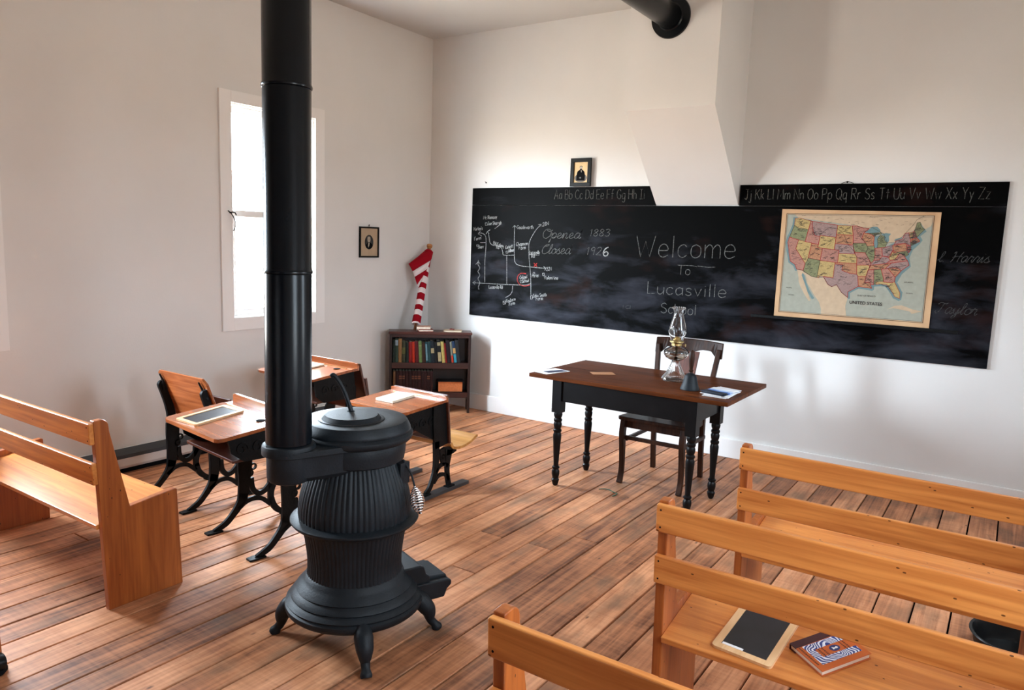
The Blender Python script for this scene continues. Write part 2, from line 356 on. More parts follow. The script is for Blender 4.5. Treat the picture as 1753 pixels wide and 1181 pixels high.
def smooth(pts, k=6, closed=False):
    """Catmull-Rom through points"""
    P = [Vector(p) for p in pts]; n = len(P); out = []
    rng = range(n if closed else n - 1)
    for i in rng:
        if closed: p0, p1, p2, p3 = P[i - 1], P[i], P[(i + 1) % n], P[(i + 2) % n]
        else: p0, p1, p2, p3 = P[max(i - 1, 0)], P[i], P[i + 1], P[min(i + 2, n - 1)]
        for j in range(k):
            t = j / k
            out.append(0.5 * ((2 * p1) + (p2 - p0) * t + (2 * p0 - 5 * p1 + 4 * p2 - p3) * t * t + (3 * p1 - p0 - 3 * p2 + p3) * t ** 3))
    if not closed: out.append(P[-1])
    return out
def ribbon2(pts, wd):
    """outline polygon of a thick stroke through 2-D points, wd a number or list"""
    P = [Vector((p[0], p[1])) for p in pts]; n = len(P); L = []; Rr = []
    for i, p in enumerate(P):
        t = (P[min(i + 1, n - 1)] - P[max(i - 1, 0)]).normalized(); nn = Vector((-t.y, t.x))
        h = (wd[i] if isinstance(wd, (list, tuple)) else wd) / 2
        L.append(p + nn * h); Rr.append(p - nn * h)
    return L, Rr
def stroke(mb, pts, wd, axis, a, b, mi=0, k=5):
    """thick smooth bar lying in a plane, extruded a..b along axis (quads, so concave curves stay clean)"""
    wl = wd if isinstance(wd, (list, tuple)) else [wd] * len(pts)
    S = smooth([(p[0], p[1], wl[i]) for i, p in enumerate(pts)], k)
    L, Q = ribbon2([(q.x, q.y) for q in S], [q.z for q in S])
    n = len(L)
    def P(u, h): return {'x': (h, u.x, u.y), 'y': (u.x, h, u.y), 'z': (u.x, u.y, h)}[axis]
    vs = []
    for i in range(n): vs += [P(L[i], a), P(Q[i], a), P(Q[i], b), P(L[i], b)]
    fs = []
    for i in range(n - 1):
        o = 4 * i
        for q in range(4): fs.append((o + q, o + (q + 1) % 4, o + 4 + (q + 1) % 4, o + 4 + q))
    fs += [(0, 1, 2, 3), tuple(4 * (n - 1) + i for i in (3, 2, 1, 0))]
    mb.add(vs, fs, mi, False)
    return mb
def thing(name, label, cat, loc=(0, 0, 0), rz=0.0, group=None):
    o = bpy.data.objects.new(name, None); COL.objects.link(o); o.location = loc; o.rotation_euler = (0, 0, rz)
    o.empty_display_size = 0.1
    o['label'] = label; o['category'] = cat
    if group: o['group'] = group
    return o
def tag(o, label, cat, group=None):
    o['label'] = label; o['category'] = cat
    if group: o['group'] = group
    return o
def dup(root, loc, rz, label, group=None):
    def cp(o, par):
        c = o.copy(); COL.objects.link(c)
        if par is not None: c.parent = par
        for ch in [x for x in bpy.data.objects if x.parent == o and x is not c]: cp(ch, c)
        return c
    r = cp(root, None); r.location = loc; r.rotation_euler = (0, 0, rz); r['label'] = label
    if group: r['group'] = group
    return r
def struct(mb, name, mat, parent=None, bevel=0.0):
    return mb.build(name, mat, parent, bevel, kind='structure' if parent is None else None)
# ================================================================ the room
BW = 0.1546
mb = MB(); rr = random.Random(3)
x = -0.06
while x < RX + 0.02:
    y = 0.03
    while y > RY:
        L = rr.choice([2.4, 3.0, 3.6, 4.8, 5.4]) * rr.uniform(0.8, 1.1)
        y2 = max(RY - 0.02, y - L)
        dz = rr.uniform(-0.0012, 0.0012)
        mb.box(x + 0.0042, x + BW - 0.0042, y2 + 0.003, y - 0.0005, -0.022, dz, 0, rr.random())
        y = y2
    x += BW
mb.box(-0.2, RX + 0.2, RY - 0.2, 0.2, -0.10, -0.023, 1)
fl = mb.build('floor', [M_floor, M_black], None, 0.0025, 1, kind='structure')
ca = fl.data.color_attributes.new('tone', 'FLOAT_COLOR', 'CORNER')
k = 0
for pi, pol in enumerate(fl.data.polygons):
    tn = mb.tone[pi]
    for li in pol.loop_indices: ca.data[li].color = (tn, (tn * 7.31) % 1, (tn * 13.7) % 1, 1)
struct(MB().box(-0.2, RX + 0.2, RY - 0.2, 0.2, CH, CH + 0.1), 'ceiling', M_ceil)
struct(MB().box(-0.2, RX + 0.2, 0, 0.16, 0, CH), 'wall_back', M_wall)
# sloped chimney breast in the middle of the back wall
struct(MB().prism([(0.0, CH), (0.0, 2.003), (-0.012, 2.003), (-0.675, 2.645), (-0.675, CH)], 'x', 2.447, 3.126), 'wall_center', M_wall)
def side_wall(name, x0, x1, wins):
    mb = MB(); ys = sorted([c for c, _ in wins])
    prev = RY
    for c in ys:
        mb.box(x0, x1, prev, c - WHW, 0, CH); prev = c + WHW
        mb.box(x0, x1, c - WHW, c + WHW, 0, WZ0); mb.box(x0, x1, c - WHW, c + WHW, WZ1, CH)
    mb.box(x0, x1, prev, 0, 0, CH)
    return struct(mb, name, M_wall)
side_wall('wall_left', -0.16, 0, WINS); side_wall('wall_right', RX, RX + 0.16, WINR)
mb = MB(); mb.box(-0.2, 2.3, RY - 0.16, RY, 0, CH); mb.box(3.25, RX + 0.2, RY - 0.16, RY, 0, CH); mb.box(2.3, 3.25, RY - 0.16, RY, 2.1, CH)
struct(mb, 'wall_rear', M_rear)
d1 = struct(MB().box(2.32, 3.23, RY - 0.1, RY - 0.05, 0.005, 2.09), 'door_1', M_trim, None, 0.004)
mb = MB(); mb.box(2.2, 2.31, RY, RY + 0.02, 0, 2.2); mb.box(3.24, 3.35, RY, RY + 0.02, 0, 2.2); mb.box(2.31, 3.24, RY, RY + 0.02, 2.1, 2.2)
mb.build('door_casing', M_trim, d1, 0.003)
MB().lathe([(0.001, 0), (0.026, 0.005), (0.03, 0.02), (0.02, 0.035), (0.012, 0.05), (0.012, 0.06)], (3.15, RY - 0.05, 1.0), 16, axis='y').build('door_knob', M_brass, d1)
# baseboards
struct(MB().box(0.0, RX, -0.02, 0, 0, 0.155), 'baseboard_back', M_trim, None, 0.004)
struct(MB().box(0, 0.018, RY, -0.02, 0, 0.155), 'baseboard_left', M_trim, None, 0.004)
struct(MB().box(RX - 0.018, RX, RY, -0.02, 0, 0.155), 'baseboard_right', M_trim, None, 0.004)

def window(xw, sgn, yc, name):
    """casing on the wall face, jambs, two sashes with panes; sgn = direction into the room"""
    X = lambda a: xw + sgn * a
    def bx(m, a0, a1, y0, y1, z0, z1): return m.box(min(X(a0), X(a1)), max(X(a0), X(a1)), y0, y1, z0, z1)
    y0, y1 = yc - WHW, yc + WHW
    m = MB(); c = 0.098
    bx(m, 0, 0.02, y0 - c, y0 + 0.004, WZ0 - c, WZ1 + 0.082); bx(m, 0, 0.02, y1 - 0.004, y1 + c, WZ0 - c, WZ1 + 0.082)
    bx(m, 0, 0.02, y0 + 0.004, y1 - 0.004, WZ1 - 0.004, WZ1 + 0.082); bx(m, 0, 0.02, y0 + 0.004, y1 - 0.004, WZ0 - c, WZ0 + 0.004)
    root = struct(m, name, M_trim, None, 0.003)
    m = MB(); bx(m, -0.158, 0.0, y0, y0 + 0.014, WZ0, WZ1); bx(m, -0.158, 0.0, y1 - 0.014, y1, WZ0, WZ1)
    bx(m, -0.158, 0.0, y0 + 0.014, y1 - 0.014, WZ1 - 0.014, WZ1); bx(m, -0.158, 0.0, y0 + 0.014, y1 - 0.014, WZ0, WZ0 + 0.014)
    m.build('window_jamb', M_trim, root)
    zm = 1.80; a, b = y0 + 0.014, y1 - 0.014; s = 0.042
    for nm, xa, za, zb in (('upper_sash', -0.10, zm - 0.025, WZ1 - 0.014), ('lower_sash', -0.06, WZ0 + 0.014, zm + 0.025)):
        m = MB(); bx(m, xa, xa + 0.034, a, a + s, za, zb); bx(m, xa, xa + 0.034, b - s, b, za, zb)
        bx(m, xa, xa + 0.034, a + s, b - s, zb - 0.05, zb); bx(m, xa, xa + 0.034, a + s, b - s, za, za + 0.05)
        sa = m.build(nm, M_trim, root, 0.003)
        bx(MB(), xa + 0.014, xa + 0.018, a + s - 0.004, b - s + 0.004, za + 0.046, zb - 0.046).build('pane', M_pane, sa)
    return root
for yc, nm in WINS: wr = window(0, 1, yc, nm); W1 = wr if nm == 'window_1' else W1
for yc, nm in WINR: window(RX, -1, yc, nm)
# hook and dangling cord on the near casing of the first window
m = MB(); m.tube([(0.021, -2.33, 1.80), (0.05, -2.325, 1.805), (0.06, -2.31, 1.80), (0.05, -2.295, 1.785)], 0.005, 8)
m.tube(smooth([(0.03, -2.35, 1.815), (0.045, -2.33, 1.79), (0.05, -2.305, 1.74), (0.045, -2.30, 1.70), (0.035, -2.31, 1.665)], 5), 0.0035, 8)
m.build('hook_and_cord', M_black, W1)
# baseboard heater along the left wall
ht = thing('baseboard_heater', 'long low white baseboard heater with dark slots along the left wall', 'heater', (0.018, -3.3, 0))
mb = MB(); mb.prism([(0.0, 0.03), (0.0, 0.165), (0.025, 0.165), (0.058, 0.125), (0.06, 0.05), (0.05, 0.03)], 'y', -1.9, 1.95)
mb.build('cover', M_heater, ht, 0.003)
mb = MB(); mb.prism([(0.026, 0.167), (0.061, 0.128), (0.063, 0.104), (0.0585, 0.104), (0.0575, 0.122), (0.025, 0.163)], 'y', -1.88, 1.93)
mb.build('grille', plain('grey_heater_grille', rgb(52, 56, 62), 0.4), ht, label='dark grey top grille')
mb = MB(); mb.box(0.0, 0.045, -1.88, 1.93, 0.0, 0.032); mb.build('gap_shade', M_black, ht, label='black strip for the shaded gap under the cover')  # solid black strip painted for the shade in the gap below

# ================================================================ benches
M_hole = M_black
def bench(L, loc, label, first=[None]):
    root = thing('school_bench', label, 'bench', loc, 0, 'plain oak benches')
    T = 0.032
    def rear(z): return 0.058 - 0.042 * z
    prof = [(0.405, 0.0), (0.388, 0.468), (0.376, 0.474), (0.166, 0.446), (0.088, 0.80)]
    for a in range(0, 91, 15):      # rounded top corner
        prof.append((0.054 + 0.032 * math.cos(R(a)), 0.822 + 0.034 * math.sin(R(a))))
    prof += [(rear(0.853), 0.853), (rear(0.0), 0.0)]
    for x0 in (0.0, L - T):
        MB().prism(prof, 'x', x0, x0 + T).build('end_panel', M_oak_z_shaded, root, 0.0035)
    s = MB().hexa([(T, 0.034, 0.366), (L - T, 0.034, 0.366), (L - T, 0.380, 0.426), (T, 0.380, 0.426)], [(T, 0.030, 0.388), (L - T, 0.030, 0.388), (L - T, 0.378, 0.4485), (T, 0.378, 0.4485)]); s.build('seat', M_oak_x_lit, root, 0.003)
    for z0, z1 in ((0.752, 0.846), (0.576, 0.672)):
        a, b = rear(z0), rear(z1)
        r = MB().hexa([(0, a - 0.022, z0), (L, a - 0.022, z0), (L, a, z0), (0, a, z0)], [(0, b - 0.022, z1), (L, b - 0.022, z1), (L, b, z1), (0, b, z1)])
        ro = r.build('back_rail', M_oak_x_lit, root, 0.005, 3)
        for xx in (0.016, L - 0.016):
            for zz in (z0 + 0.018, z1 - 0.018):
                n = MB(); n.lathe([(0.0001, -0.0008), (0.0032, -0.0006), (0.0032, 0.004)], (xx, rear(zz) - 0.022, zz), 8, axis='y')
                n.build('nail_head', M_black, ro)
    return root
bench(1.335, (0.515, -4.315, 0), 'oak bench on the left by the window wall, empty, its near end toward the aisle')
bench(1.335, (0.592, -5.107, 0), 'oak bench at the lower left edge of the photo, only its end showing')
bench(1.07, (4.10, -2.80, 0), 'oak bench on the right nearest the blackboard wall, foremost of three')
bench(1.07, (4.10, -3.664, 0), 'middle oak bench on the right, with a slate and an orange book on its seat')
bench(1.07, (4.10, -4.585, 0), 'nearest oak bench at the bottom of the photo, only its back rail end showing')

# ================================================================ pot belly stove
SX, SY = 2.805, -3.722
st = thing('pot_belly_stove', 'black cast iron pot belly stove with ribbed body on four legs, beside the pipe', 'stove', (SX, SY, 0))
ax = Vector((0.35, 0.937, 0)).normalized(); px_ = Vector((-0.087, -0.996, 0)).normalized()
PX, PY = 0.318 * px_.x, 0.318 * px_.y
mb = MB(); mb.lathe([(0.10, 0.122), (0.256, 0.122), (0.271, 0.126), (0.281, 0.135), (0.285, 0.147), (0.283, 0.157), (0.274, 0.164), (0.278, 0.168), (0.279, 0.172), (0.272, 0.178), (0.264, 0.186),
    (0.257, 0.190), (0.261, 0.195), (0.258, 0.200), (0.245, 0.213), (0.237, 0.220), (0.240, 0.225), (0.236, 0.230), (0.216, 0.251), (0.206, 0.262), (0.200, 0.276), (0.19, 0.284)], (0, 0, 0), 64)
base = mb.build('base', M_stove, st)
# ash lip
def along(s, t, z): p = ax * s + Vector((-ax.y, ax.x, 0)) * t; return (p.x, p.y, z)
mb = MB()
def slab(prof, hw):
    n = len(prof); vs = [along(s, -hw, z) for s, z in prof] + [along(s, hw, z) for s, z in prof]
    fs = [tuple(range(n))[::-1], tuple(range(n, 2 * n))] + [(i, (i + 1) % n, n + (i + 1) % n, n + i) for i in range(n)]
    mb.add(vs, fs)
slab([(0.12, 0.10), (0.12, 0.268), (0.255, 0.268), (0.275, 0.258), (0.285, 0.225), (0.305, 0.210), (0.30, 0.12)], 0.105)
slab([(0.20, 0.105), (0.20, 0.19), (0.39, 0.182), (0.405, 0.175), (0.405, 0.155), (0.385, 0.14), (0.37, 0.105)], 0.118)
slab([(0.30, 0.18), (0.30, 0.20), (0.395, 0.192), (0.40, 0.178)], 0.085)
mb.build('ash_lip', M_stove, st, 0.006, 3)
mb = MB(); mb.lathe([(0.196, 0.270), (0.192, 0.30), (0.192, 0.34), (0.196, 0.38), (0.203, 0.43), (0.213, 0.475), (0.218, 0.49), (0.218, 0.50)], (0, 0, 0), 288, ribs=72, ribd=0.003)
mb.build('lower_barrel', M_stove, st)
mb = MB(); mb.lathe([(0.21, 0.485), (0.236, 0.489), (0.254, 0.498), (0.262, 0.508), (0.262, 0.514), (0.254, 0.518), (0.238, 0.520), (0.224, 0.524)], (0, 0, 0), 64)
mb.build('waist_flange', M_stove, st)
prof = [(0.226, 0.515), (0.228, 0.54), (0.227, 0.57), (0.222, 0.605), (0.214, 0.64), (0.203, 0.675), (0.190, 0.71), (0.176, 0.745), (0.166, 0.775), (0.164, 0.80)]
mb = MB(); mb.lathe(prof, (0, 0, 0), 288, ribs=64, ribd=0.005)
mb.build('belly', M_stove, st)
mb = MB(); mb.lathe([(0.15, 0.755), (0.185, 0.757), (0.198, 0.765), (0.203, 0.80), (0.205, 0.835), (0.20, 0.845)], (0, 0, 0), 64)
mb.build('neck', M_stove, st)
mb = MB(); mb.lathe([(0.185, 0.838), (0.205, 0.838), (0.222, 0.845), (0.230, 0.853), (0.233, 0.862), (0.232, 0.871), (0.225, 0.878), (0.221, 0.881), (0.223, 0.886), (0.222, 0.893), (0.216, 0.906), (0.2085, 0.919), (0.2055, 0.9235), (0.203, 0.9245), (0.14, 0.925), (0.1, 0.925)], (0, 0, 0), 72)
tp = mb.build('top_plate', M_stove, st)
lc = (px_.x * 0.022, px_.y * 0.022, 0)
mb = MB(); mb.lathe([(0.12, 0.924), (0.130, 0.925), (0.132, 0.9268), (0.129, 0.9282), (0.119, 0.9282), (0.116, 0.931), (0.108, 0.942), (0.105, 0.9442), (0.05, 0.945), (0.001, 0.945)], lc, 64)
lid = mb.build('lid', M_stove, st)
hv = Vector((-0.827, -0.562, 0))        # screen-left on the floor plan
hole = Vector(lc) + Vector((-0.035, 0.03, 0))
mb = MB(); mb.lathe([(0.001, 0.9448), (0.014, 0.9452), (0.016, 0.9456)], tuple(hole), 20); mb.build('lifter_hole', M_black, lid)
# flue boot
mb = MB()
def hull(r1, r2, n=24):
    pts = []
    a0 = math.atan2(PY, PX); d = math.hypot(PX, PY); be = math.acos((r1 - r2) / d)
    for i in range(n + 1): t = a0 + be + (2 * math.pi - 2 * be) * i / n; pts.append((r1 * math.cos(t), r1 * math.sin(t)))
    for i in range(n + 1): t = a0 - be + 2 * be * i / n; pts.append((PX + r2 * math.cos(t), PY + r2 * math.sin(t)))
    return pts
hb_, hm_, ht_ = hull(0.130, 0.050), hull(0.155, 0.072), hull(0.165, 0.080); nh = len(ht_)
mb.add([(a, b, 0.735) for a, b in hb_] + [(a, b, 0.755) for a, b in hm_] + [(a, b, 0.842) for a, b in ht_], [tuple(range(nh))[::-1]] + [(q * nh + i, q * nh + (i + 1) % nh, (q + 1) * nh + (i + 1) % nh, (q + 1) * nh + i) for q in range(2) for i in range(nh)], 0, True)
mb.lathe([(0.060, 0.732), (0.074, 0.738), (0.081, 0.752), (0.082, 0.838), (0.090, 0.842), (0.097, 0.846), (0.099, 0.856), (0.099, 0.868), (0.096, 0.879), (0.090, 0.881)], (PX, PY, 0), 48)
mb.prism(hull(0.19, 0.099), 'z', 0.842, 0.864, sm=True)
mb.build('flue_boot', M_stove, st, 0.003)
for sx_, sy_, fx, fy in ((0.17, 0.15, 0.262, 0.222), (0.19, -0.145, 0.285, -0.215), (-0.16, -0.15, -0.242, -0.215), (-0.16, 0.15, -0.24, 0.22)):
    P = smooth([(sx_ * 1.05, sy_ * 1.05, 0.155), (sx_ * 1.22, sy_ * 1.22, 0.125), (sx_ + (fx - sx_) * 0.72, sy_ + (fy - sy_) * 0.72, 0.085), (sx_ + (fx - sx_) * 0.80, sy_ + (fy - sy_) * 0.80, 0.045), (fx * 0.985, fy * 0.985, 0.022), (fx * 1.03, fy * 1.03, 0.0)], 5)
    rs = []
    for i in range(len(P)):
        t = i / (len(P) - 1); ks = [(0, 0.028), (0.2, 0.038), (0.38, 0.034), (0.6, 0.019), (0.78, 0.017), (0.9, 0.024), (1, 0.021)]
        for q in range(len(ks) - 1):
            if ks[q][0] <= t <= ks[q + 1][0]:
                u = (t - ks[q][0]) / (ks[q + 1][0] - ks[q][0]); rs.append(ks[q][1] * (1 - u) + ks[q + 1][1] * u); break
    P = [(p[0], p[1], max(p[2], 0.0) + (0.0 if i < len(P) - 1 else 0.0)) for i, p in enumerate(P)]
    mb = MB(); mb.tube(P, rs, 14)
    mb.v = [(a, b, max(c, 0.001)) for a, b, c in mb.v]
    mb.build('leg', M_stove, st)
# coiled wire handle of the feed door, on the far right side
mb = MB()
A = Vector((0.232, 0.105, 0.655)); B = Vector((0.292, 0.070, 0.565)); d = B - A; Lh = d.length; dn = d.normalized()
s1 = dn.cross(Vector((0.3, 0.9, 0.2))).normalized(); s2 = dn.cross(s1)
pts = []
for i in range(240):
    t = i / 239; rad = 0.027 * math.sin(math.pi * min(max(t, 0.04), 0.96)) ** 0.7
    pts.append(A + d * t + s1 * rad * math.cos(t * 2 * math.pi * 11) + s2 * rad * math.sin(t * 2 * math.pi * 11))
mb.tube(pts, 0.0030, 12)
mb.build('coil_handle', M_chrome, st, label='bright chrome coil handle')
mb = MB(); mb.tube([(0.17, 0.10, 0.76), (0.21, 0.108, 0.705), tuple(A), tuple(B)], 0.0045, 8)
mb.box(0.15, 0.185, 0.07, 0.125, 0.66, 0.75); mb.build('door_catch', M_stove, st, 0.002)

# stove pipe: one run of sections up, over and into the chimney breast
sp = thing('stove_pipe', 'tall black stove pipe rising from the stove and turning into the chimney', 'stove pipe', (SX + PX, SY + PY, 0))
PR = 0.0845
for z0, z1 in ((0.8815, 1.515), (1.515, 2.165), (2.165, 2.815), (2.815, 3.14)):
    mb = MB(); prof = [(PR - 0.002, z0 + 0.001), (PR, z0 + 0.004)]
    if z0 > 1: prof = [(PR - 0.001, z0 + 0.0005), (PR + 0.0035, z0 + 0.003), (PR + 0.0045, z0 + 0.008), (PR + 0.003, z0 + 0.013), (PR, z0 + 0.018)]
    prof += [(PR, z1 - 0.004), (PR - 0.001, z1)]
    mb.lathe(prof, (0, 0, 0), 48); mb.build('pipe_section', M_pipe, sp)
tgt = Vector((2.763 - SX - PX, -0.675 - SY - PY, 3.262)); hdir = Vector((tgt.x, tgt.y, 0)).normalized()
pts = []
for i in range(11):
    a = math.pi / 2 * i / 10; rr_ = 0.125
    p = hdir * (rr_ - rr_ * math.cos(a)); pts.append((p.x, p.y, 3.14 + rr_ * math.sin(a)))
mb = MB(); mb.tube(pts, PR + 0.001, 40); mb.build('elbow', M_pipe, sp)
zt = pts[-1][2]; p0 = Vector(pts[-1]); p1 = Vector((tgt.x, tgt.y, zt))
for i in range(4):
    a = p0.lerp(p1, i / 4); b = p0.lerp(p1, (i + 1) / 4)
    mb = MB(); q = (b - a).normalized()
    mb.tube([a, a + q * 0.004, a + q * 0.012, a + q * 0.018, b - q * 0.003, b], [PR, PR + 0.005, PR + 0.005, PR, PR, PR - 0.001], 40); mb.build('pipe_section', M_pipe, sp)
q = (p1 - p0).normalized()
mb = MB(); mb.tube([p1 - q * 0.03, p1 - q * 0.022, p1 - q * 0.016, p1 - q * 0.001], [PR + 0.004, PR + 0.012, 0.142, 0.145], 48); mb.build('wall_collar', M_pipe, sp)
# lid lifter leaning in the lid hole
hp = Vector((SX, SY, 0)) + hole
mb = MB(); pts = smooth([Vector((0, 0, 0.947)), Vector((0, 0, 0.985)) + hv * 0.012, Vector((0, 0, 1.04)) + hv * 0.034, Vector((0, 0, 1.082)) + hv * 0.06, Vector((0, 0, 1.094)) + hv * 0.074, Vector((0, 0, 1.088)) + hv * 0.082], 5)
n = len(pts); mb.tube(pts, [0.0095 if i < 4 else 0.0085 if i < n - 7 else 0.0095 for i in range(n)], 12)
lf = mb.build('lid_lifter', M_stove); lf.location = hp - Vector((0, 0, 0)); tag(lf, 'black curved iron lifter handle standing in the stove lid', 'handle')
# ================================================================ school desks (local: x centred, students face +y, y=0 at the iron column)
def iron_frame(mb, x0, x1, box=True, zc=0.42):
    """one cast side: column, splayed legs, arch, loop and seat bracket, in the y-z plane"""
    S = lambda pts, w: stroke(mb, pts, w, 'x', x0, x1)
    S([(0.00, zc), (-0.002, 0.36), (-0.006, 0.27), (-0.012, 0.20), (-0.02, 0.15)], [0.085, 0.085, 0.07, 0.062, 0.055])
    S([(-0.01, 0.19), (-0.035, 0.13), (-0.08, 0.075), (-0.125, 0.035), (-0.19, 0.008)], [0.055, 0.045, 0.036, 0.034, 0.022])
    S([(-0.045, 0.105), (0.0, 0.135), (0.045, 0.145), (0.095, 0.135), (0.14, 0.10), (0.155, 0.085)], 0.026)
    S([(0.035, 0.27), (0.042, 0.21), (0.072, 0.172), (0.11, 0.172), (0.145, 0.20), (0.175, 0.245), (0.19, 0.275)], 0.03)
    S([(0.235, 0.345), (0.205, 0.295), (0.178, 0.24), (0.160, 0.17), (0.158, 0.11)], [0.05, 0.095, 0.075, 0.04, 0.034])
    S([(0.158, 0.13), (0.175, 0.075), (0.21, 0.035), (0.265, 0.008)], [0.034, 0.036, 0.034, 0.02])
    # pierced scrollwork between column and seat bracket
    for cx, cz, r in ((0.028, 0.30, 0.018), (0.05, 0.335, 0.016)):
        S([(cx + r * math.cos(a), cz + r * math.sin(a)) for a in [i * math.pi / 4 for i in range(8)] + [0]], 0.008)
    xm = (x0 + x1) / 2
    mb.prism([(xm - 0.02, -0.235), (xm + 0.02, -0.235), (xm + 0.026, -0.20), (xm + 0.022, -0.145), (xm - 0.022, -0.145), (xm - 0.026, -0.20)], 'z', 0.0, 0.010)
    mb.prism([(xm - 0.024, 0.225), (xm + 0.024, 0.225), (xm + 0.026, 0.26), (xm + 0.018, 0.295), (xm - 0.018, 0.295), (xm - 0.026, 0.26)], 'z', 0.0, 0.010)
def seat_board(mb, x0, x1, pts, th):
    """curved plank: profile through pts in y-z, thickness th"""
    stroke(mb, pts, th, 'x', x0, x1)
def desk_top(root, W, y0, z0, y1, z1, ledge, ink=True, wood=M_desk, lh=0.052):
    """sloping top from the student edge (y0,z0) to the hinge (y1,z1), flat strip and raised back board"""
    T = 0.018; hw = W / 2
    m = MB(); c = 0.035
    m.hexa([(-hw + c, y0, z0 - T), (hw - c, y0, z0 - T), (hw, y1, z1 - T), (-hw, y1, z1 - T)], [(-hw + c, y0, z0), (hw - c, y0, z0), (hw, y1, z1), (-hw, y1, z1)])
    # rounded front corners: side wedges
    for s in (-1, 1):
        m.hexa([(s * (hw - c), y0, z0 - T), (s * (hw - 0.010), y0 + 0.010, z0 + 0.001 - T), (s * hw, y0 + c, z0 + 0.003 - T), (s * hw, y1, z1 - T)],
               [(s * (hw - c), y0, z0), (s * (hw - 0.010), y0 + 0.010, z0 + 0.001), (s * hw, y0 + c, z0 + 0.003), (s * hw, y1, z1)])
    m.build('desk_lid', wood, root)
    m = MB(); m.box(-hw, hw, y1 + 0.003, ledge, z1 - T, z1 + 0.0005)
    st_ = m.build('pen_strip', wood, root, 0.002)
    m = MB(); m.box(-hw + 0.05, hw - 0.06, y1 - 0.003, y1 + 0.006, z1 + 0.0004, z1 + 0.0024); m.build('hinge', M_brass, root)
    m = MB()
    o = [(-hw, z1 - T)] + [(hw, z1 - T)] + [(hw, z1 + lh * 0.4), (hw - 0.012, z1 + lh * 0.86), (hw - 0.04, z1 + lh), (-hw + 0.02, z1 + lh), (-hw, z1 + lh * 0.86)]
    m.prism(o, 'y', ledge, ledge + 0.018); m.build('back_ledge', wood, root, 0.003)
    if ink:
        m = MB(); yy = y1 - 0.045; zz = z1 - (z1 - z0) * 0.045 / (y1 - y0)
        m.lathe([(0.001, 0.0012), (0.020, 0.0014), (0.026, 0.001), (0.027, 0.0)], (hw - 0.11, yy, zz + 0.0015), 24); m.build('inkwell_hole', M_black, root)
def iron_sides(root, W, pts, name='iron_side'):
    for s in (-1, 1):
        m = MB(); x = s * (W / 2 - 0.045); m.prism(pts, 'x', x - 0.006, x + 0.006)
        # raised scroll relief
        cy = (pts[0][0] + pts[1][0]) / 2; cz = (pts[0][1] + pts[2][1]) / 2
        for k_ in range(3):
            r = 0.035; c0 = cy + (k_ - 1) * 0.085
            stroke(m, [(c0 + r * (1 - q / 14) * math.cos(q * 0.75), cz + r * (1 - q / 14) * math.sin(q * 0.75)) for q in range(11)], 0.008, 'x', x + s * 0.004, x + s * 0.010)
        m.build(name, M_iron, root)
def school_desk(W, FW, loc, rz, label, lidz=(0.68, 0.735), y_st=-0.42, y_hinge=-0.055, y_ledge=0.0, lean=0.10, bd=0.145, lh=0.045, sw=0.0):
    root = thing('school_desk', label, 'school desk', loc, rz, 'cast iron school desks')
    z0, z1 = lidz
    desk_top(root, W, y_st, z0, y_hinge, z1, y_ledge, lh=lh)
    for s in (-1, 1):
        m = MB(); iron_frame(m, s * FW / 2 - 0.008, s * FW / 2 + 0.008, zc=z1 - 0.14); m.build('iron_frame', M_iron, root)
    zb = z0 - bd
    iron_sides(root, W, [(y_st + 0.07, z0 - 0.012), (y_ledge, z1 - 0.02), (y_ledge + 0.02, zb), (y_st + 0.16, zb), (y_st + 0.09, zb + 0.05)])
    m = MB(); m.box(-W / 2 + 0.05, W / 2 - 0.05, y_st + 0.10, y_ledge, zb - 0.002, zb + 0.014); m.build('book_shelf', M_deskd, root, 0.003)
    # slanting front board, which is the back rest of the seat folded up before it
    m = MB(); m.hexa([(-W / 2 + 0.005, y_ledge + lean, 0.43), (W / 2 - 0.005, y_ledge + lean, 0.43), (W / 2 - 0.005, y_ledge + lean + 0.02, 0.43), (-W / 2 + 0.005, y_ledge + lean + 0.02, 0.43)],
                     [(-W / 2 + 0.005, y_ledge + 0.019, z1 + 0.035), (W / 2 - 0.005, y_ledge + 0.019, z1 + 0.035), (W / 2 - 0.005, y_ledge + 0.039, z1 + 0.03), (-W / 2 + 0.005, y_ledge + 0.039, z1 + 0.03)])
    m.build('front_board', M_deskd, root, 0.004)
    m = MB(); seat_board(m, -FW / 2 + 0.02 - sw, FW / 2 - 0.02 + sw, [(0.19, 0.33), (0.165, 0.36), (0.155, 0.44), (0.14, 0.52), (0.125, 0.60)], 0.018); m.build('folded_seat', M_deskd, root)
    return root
DA = school_desk(0.60, 0.46, (1.695, -3.312, 0), R(-8), 'school desk beside the stove pipe with a slate on its sloping lid', lidz=(0.68, 0.715), y_ledge=-0.03, y_hinge=-0.088)
DB = school_desk(0.60, 0.46, (0.735, -1.985, 0), R(-1), 'school desk by the left wall, mostly behind the stove pipe', lidz=(0.665, 0.695), y_st=-0.44, bd=0.19, lh=0.040, sw=0.05)

